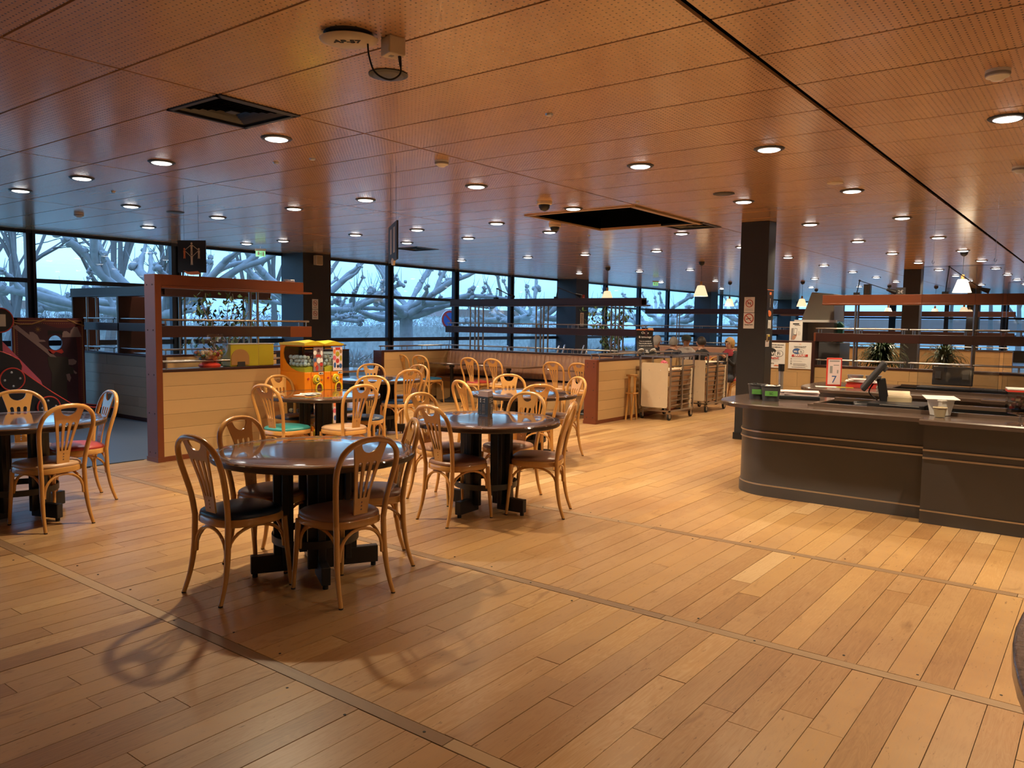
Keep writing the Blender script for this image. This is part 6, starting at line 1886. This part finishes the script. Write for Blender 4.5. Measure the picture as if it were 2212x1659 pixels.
def bare_tree(x, y, h, seed, label):
    random.seed(seed)
    t = thing('bare_tree', label, 'tree', (x, y, -.12), 0, 'bare trees in the distance')
    m = M(); tw = M()
    def grow(p, a, el, L, r, d):
        q = Vector(p); pts = [p]
        for i in range(3):
            a += random.uniform(-.2, .2); el += random.uniform(-.12, .12)
            q = q + Vector((math.cos(a) * math.cos(el), math.sin(a) * math.cos(el), math.sin(el))) * L / 3
            pts.append(tuple(q))
        (m if d < 2 else tw).tube(pts, [r, r * .85, r * .7, r * .55], 5 if d < 2 else 3, cap=False)
        if d < 4:
            for k in range(3 if d else 5):
                grow(pts[random.choice((2, 3, 3))], a + random.uniform(-1.1, 1.1) if d else random.uniform(0, 6.28), min(1.45, max(.2, el + random.uniform(-.65, .35))), L * random.uniform(.55, .8), r * .52, d + 1)
    grow((0, 0, 0), 0, 1.5, h * .34, h * .022, 0)
    part('trunk', m, MT['twig'], t); tag(part('twigs', tw, MT['twig'], t), kind='stuff')
    return t
for i, (x, y, h, lab) in enumerate(((9.2, 24.5, 8, 'bare tree behind the leftmost plane tree'), (13.0, 23.5, 7.5, 'bare tree seen through the second window, right half'), (8.2, 22.8, 7, 'thin bare tree right behind the first plane tree'), (17.0, 23.5, 7.5, 'thin bare tree behind the pictogram sign'), (12.0, 25, 8.5, 'bare tree left of the hanging pictogram sign'), (14.2, 30, 9, 'bare tree far behind the second window'), (10.6, 31, 8, 'bare tree far behind the first window'), (17.5, 26, 9, 'bare tree right of the hanging pictogram sign'), (5.0, 24, 7, 'bare tree at the left edge, beyond the windows'), (34.5, 39.5, 5.2, 'small fan-shaped bare tree beyond the hedge, right of the pillar'), (60, 26, 12, 'bare tree far down the window wall'), (54, 24, 11, 'bare tree near the end of the window wall'), (70, 24, 12, 'tall bare tree beyond the far corner'), (62, 9, 9, 'bare tree outside the far windows, left'), (60, 4.8, 9, 'bare tree outside the far windows, middle'), (64, 6.8, 10, 'bare tree outside the far windows, behind the others'), (58, 2.0, 9, 'bare tree outside the far windows, right'))):
    bare_tree(x, y, h, 40 + i, lab)
def hedge(label, x0, x1, y, h, d, n, seed):
    random.seed(seed)
    t = thing('hedge', label, 'hedge', ((x0 + x1) / 2, y, -.12))
    w = (x1 - x0) / 2
    m = M(); m.box(-w, w, -d * .4, d * .4, 0, h * .8); 
    core = part('core', m, MT['hedge'], t)
    m = M()
    for i in range(n):
        p = Vector((random.uniform(-w, w), random.uniform(-d / 2, d / 2), h * random.uniform(.25, 1) ** .6 * random.uniform(.85, 1.12)))
        a = random.uniform(0, 6.28); b = random.uniform(.2, 1.5)
        dv = Vector((math.cos(a) * math.cos(b), math.sin(a) * math.cos(b), math.sin(b))) * random.uniform(.12, .4)
        s = dv.cross(Vector((0, 1, 0))).normalized() * .02
        m.add([p - s, p + s, p + dv], [(0, 1, 2)])
    tag(part('twigs', m, MT['hedge'], t), kind='stuff')
hedge('long winter hedge beyond the lawn, seen through the windows', -10, 46, 27.5, 1.75, 1.6, 16000, 3)
hedge('low clipped hedge close to the window wall', 8, 40, 16.2, .62, .7, 7000, 4)
hedge('dark hedge farther down the window wall', 46, 100, 24, 2.2, 2, 6000, 5)
t = thing('road_sign', 'round blue and red no-parking sign outside, before the hedge', 'road sign', (19.0, 17.0, -.12), R(-20))
part('pole', M().cyl((0, .03), .03, 0, 1.85, 10), MT['alu'], t); part('disc', M().slab(ell(0, 1.72, .30, .30, 32), -.01, .01), MT['redink'], t)
part('blue_field', M().slab(ell(0, 1.72, .225, .225, 28), -.014, -.009), MT['bluepane'], t); part('red_bar', M().obox((0, -.016, 1.72), (.46, .004, .06), 0, R(45)), MT['redink'], t)
part('rim', M().tube([(.30 * math.cos(a), 0, 1.72 + .30 * math.sin(a)) for a in [2 * PI * i / 32 for i in range(32)]], .013, 6, closed=True), MT['white'], t)
def building(label, x, y, w, d, h, rz, wins):
    t = thing('building', label, 'building', (x, y, -.12), rz, 'distant pale buildings')
    part('wall', M().box(-w / 2, w / 2, -d / 2, d / 2, 0, h), MT['render_w'], t)
    part('roof', M().slab([(-w / 2 - .3, h), (w / 2 + .3, h), (w / 2 - .6, h + 1.1), (-w / 2 + .6, h + 1.1)], -d / 2 - .3, d / 2 + .3), MT['roof'], t)
    for i in range(wins):
        u = -w / 2 + w * (i + .5) / wins
        f = part('window', M().box(u - w / wins * .3, u + w / wins * .3, -d / 2 - .05, -d / 2 + .05, h * .3, h * .75), MT['frame'], t)
        part('pane', M().box(u - w / wins * .26, u + w / wins * .26, -d / 2 - .07, -d / 2 - .04, h * .34, h * .71), MT['glass'], f)
building('pale low building behind the bare trees, left windows', 50, 120, 22, 6, 2.6, R(10), 5)
building('pale flat building beyond the hedge, seen over the long divider', 92, 78, 14, 6, 2.4, R(-12), 4)
building('long pale building with red stripe outside the far windows', 96, 6, 40, 8, 1.5, R(-90), 8)
def car(label, x, y, rz, body):
    t = thing('car', label, 'car', (x, y, -.12), rz, 'parked cars')
    part('body', M().slab([(-2.0, .35), (-2.05, .75), (-1.3, .92), (-.75, 1.38), (.75, 1.40), (1.5, .95), (2.0, .80), (2.02, .35)], -.82, .82), MT[body], t, bevel=.06)
    part('side_glass', M().slab([(-1.12, .95), (-.68, 1.32), (.68, 1.33), (1.25, .96)], -.835, .835), MT['frame'], t)
    for xx in (-1.25, 1.25):
        for yy in (-.78, .78): part('wheel', M().tube([(xx, yy - .09, .32), (xx, yy + .09, .32)], .32, 18), MT['rubber'], t, smooth=40)
car('pale car beyond the hedge, right of the dark pillar', 27.5, 31.5, R(5), 'white')
car('silver car on the road, seen through the second left window', 12, 32, R(3), 'alu')
t = thing('lamp_post', 'tall grey street lamp post beyond the hedge', 'lamp post', (33, 29, -.12)); part('pole', M().tube([(0, 0, 0), (0, 0, 7.5)], [.09, .05], 10), MT['alu'], t); part('arm', M().tube([(0, 0, 7.4), (-.9, 0, 7.6)], .035, 8), MT['alu'], t); part('lamp_head', M().obox((-1.1, 0, 7.6), (.5, .2, .10)), MT['counter'], t)
for o in list(bpy.data.objects):
    if o.name.split('.')[0] in ('x',): bpy.data.objects.remove(o)
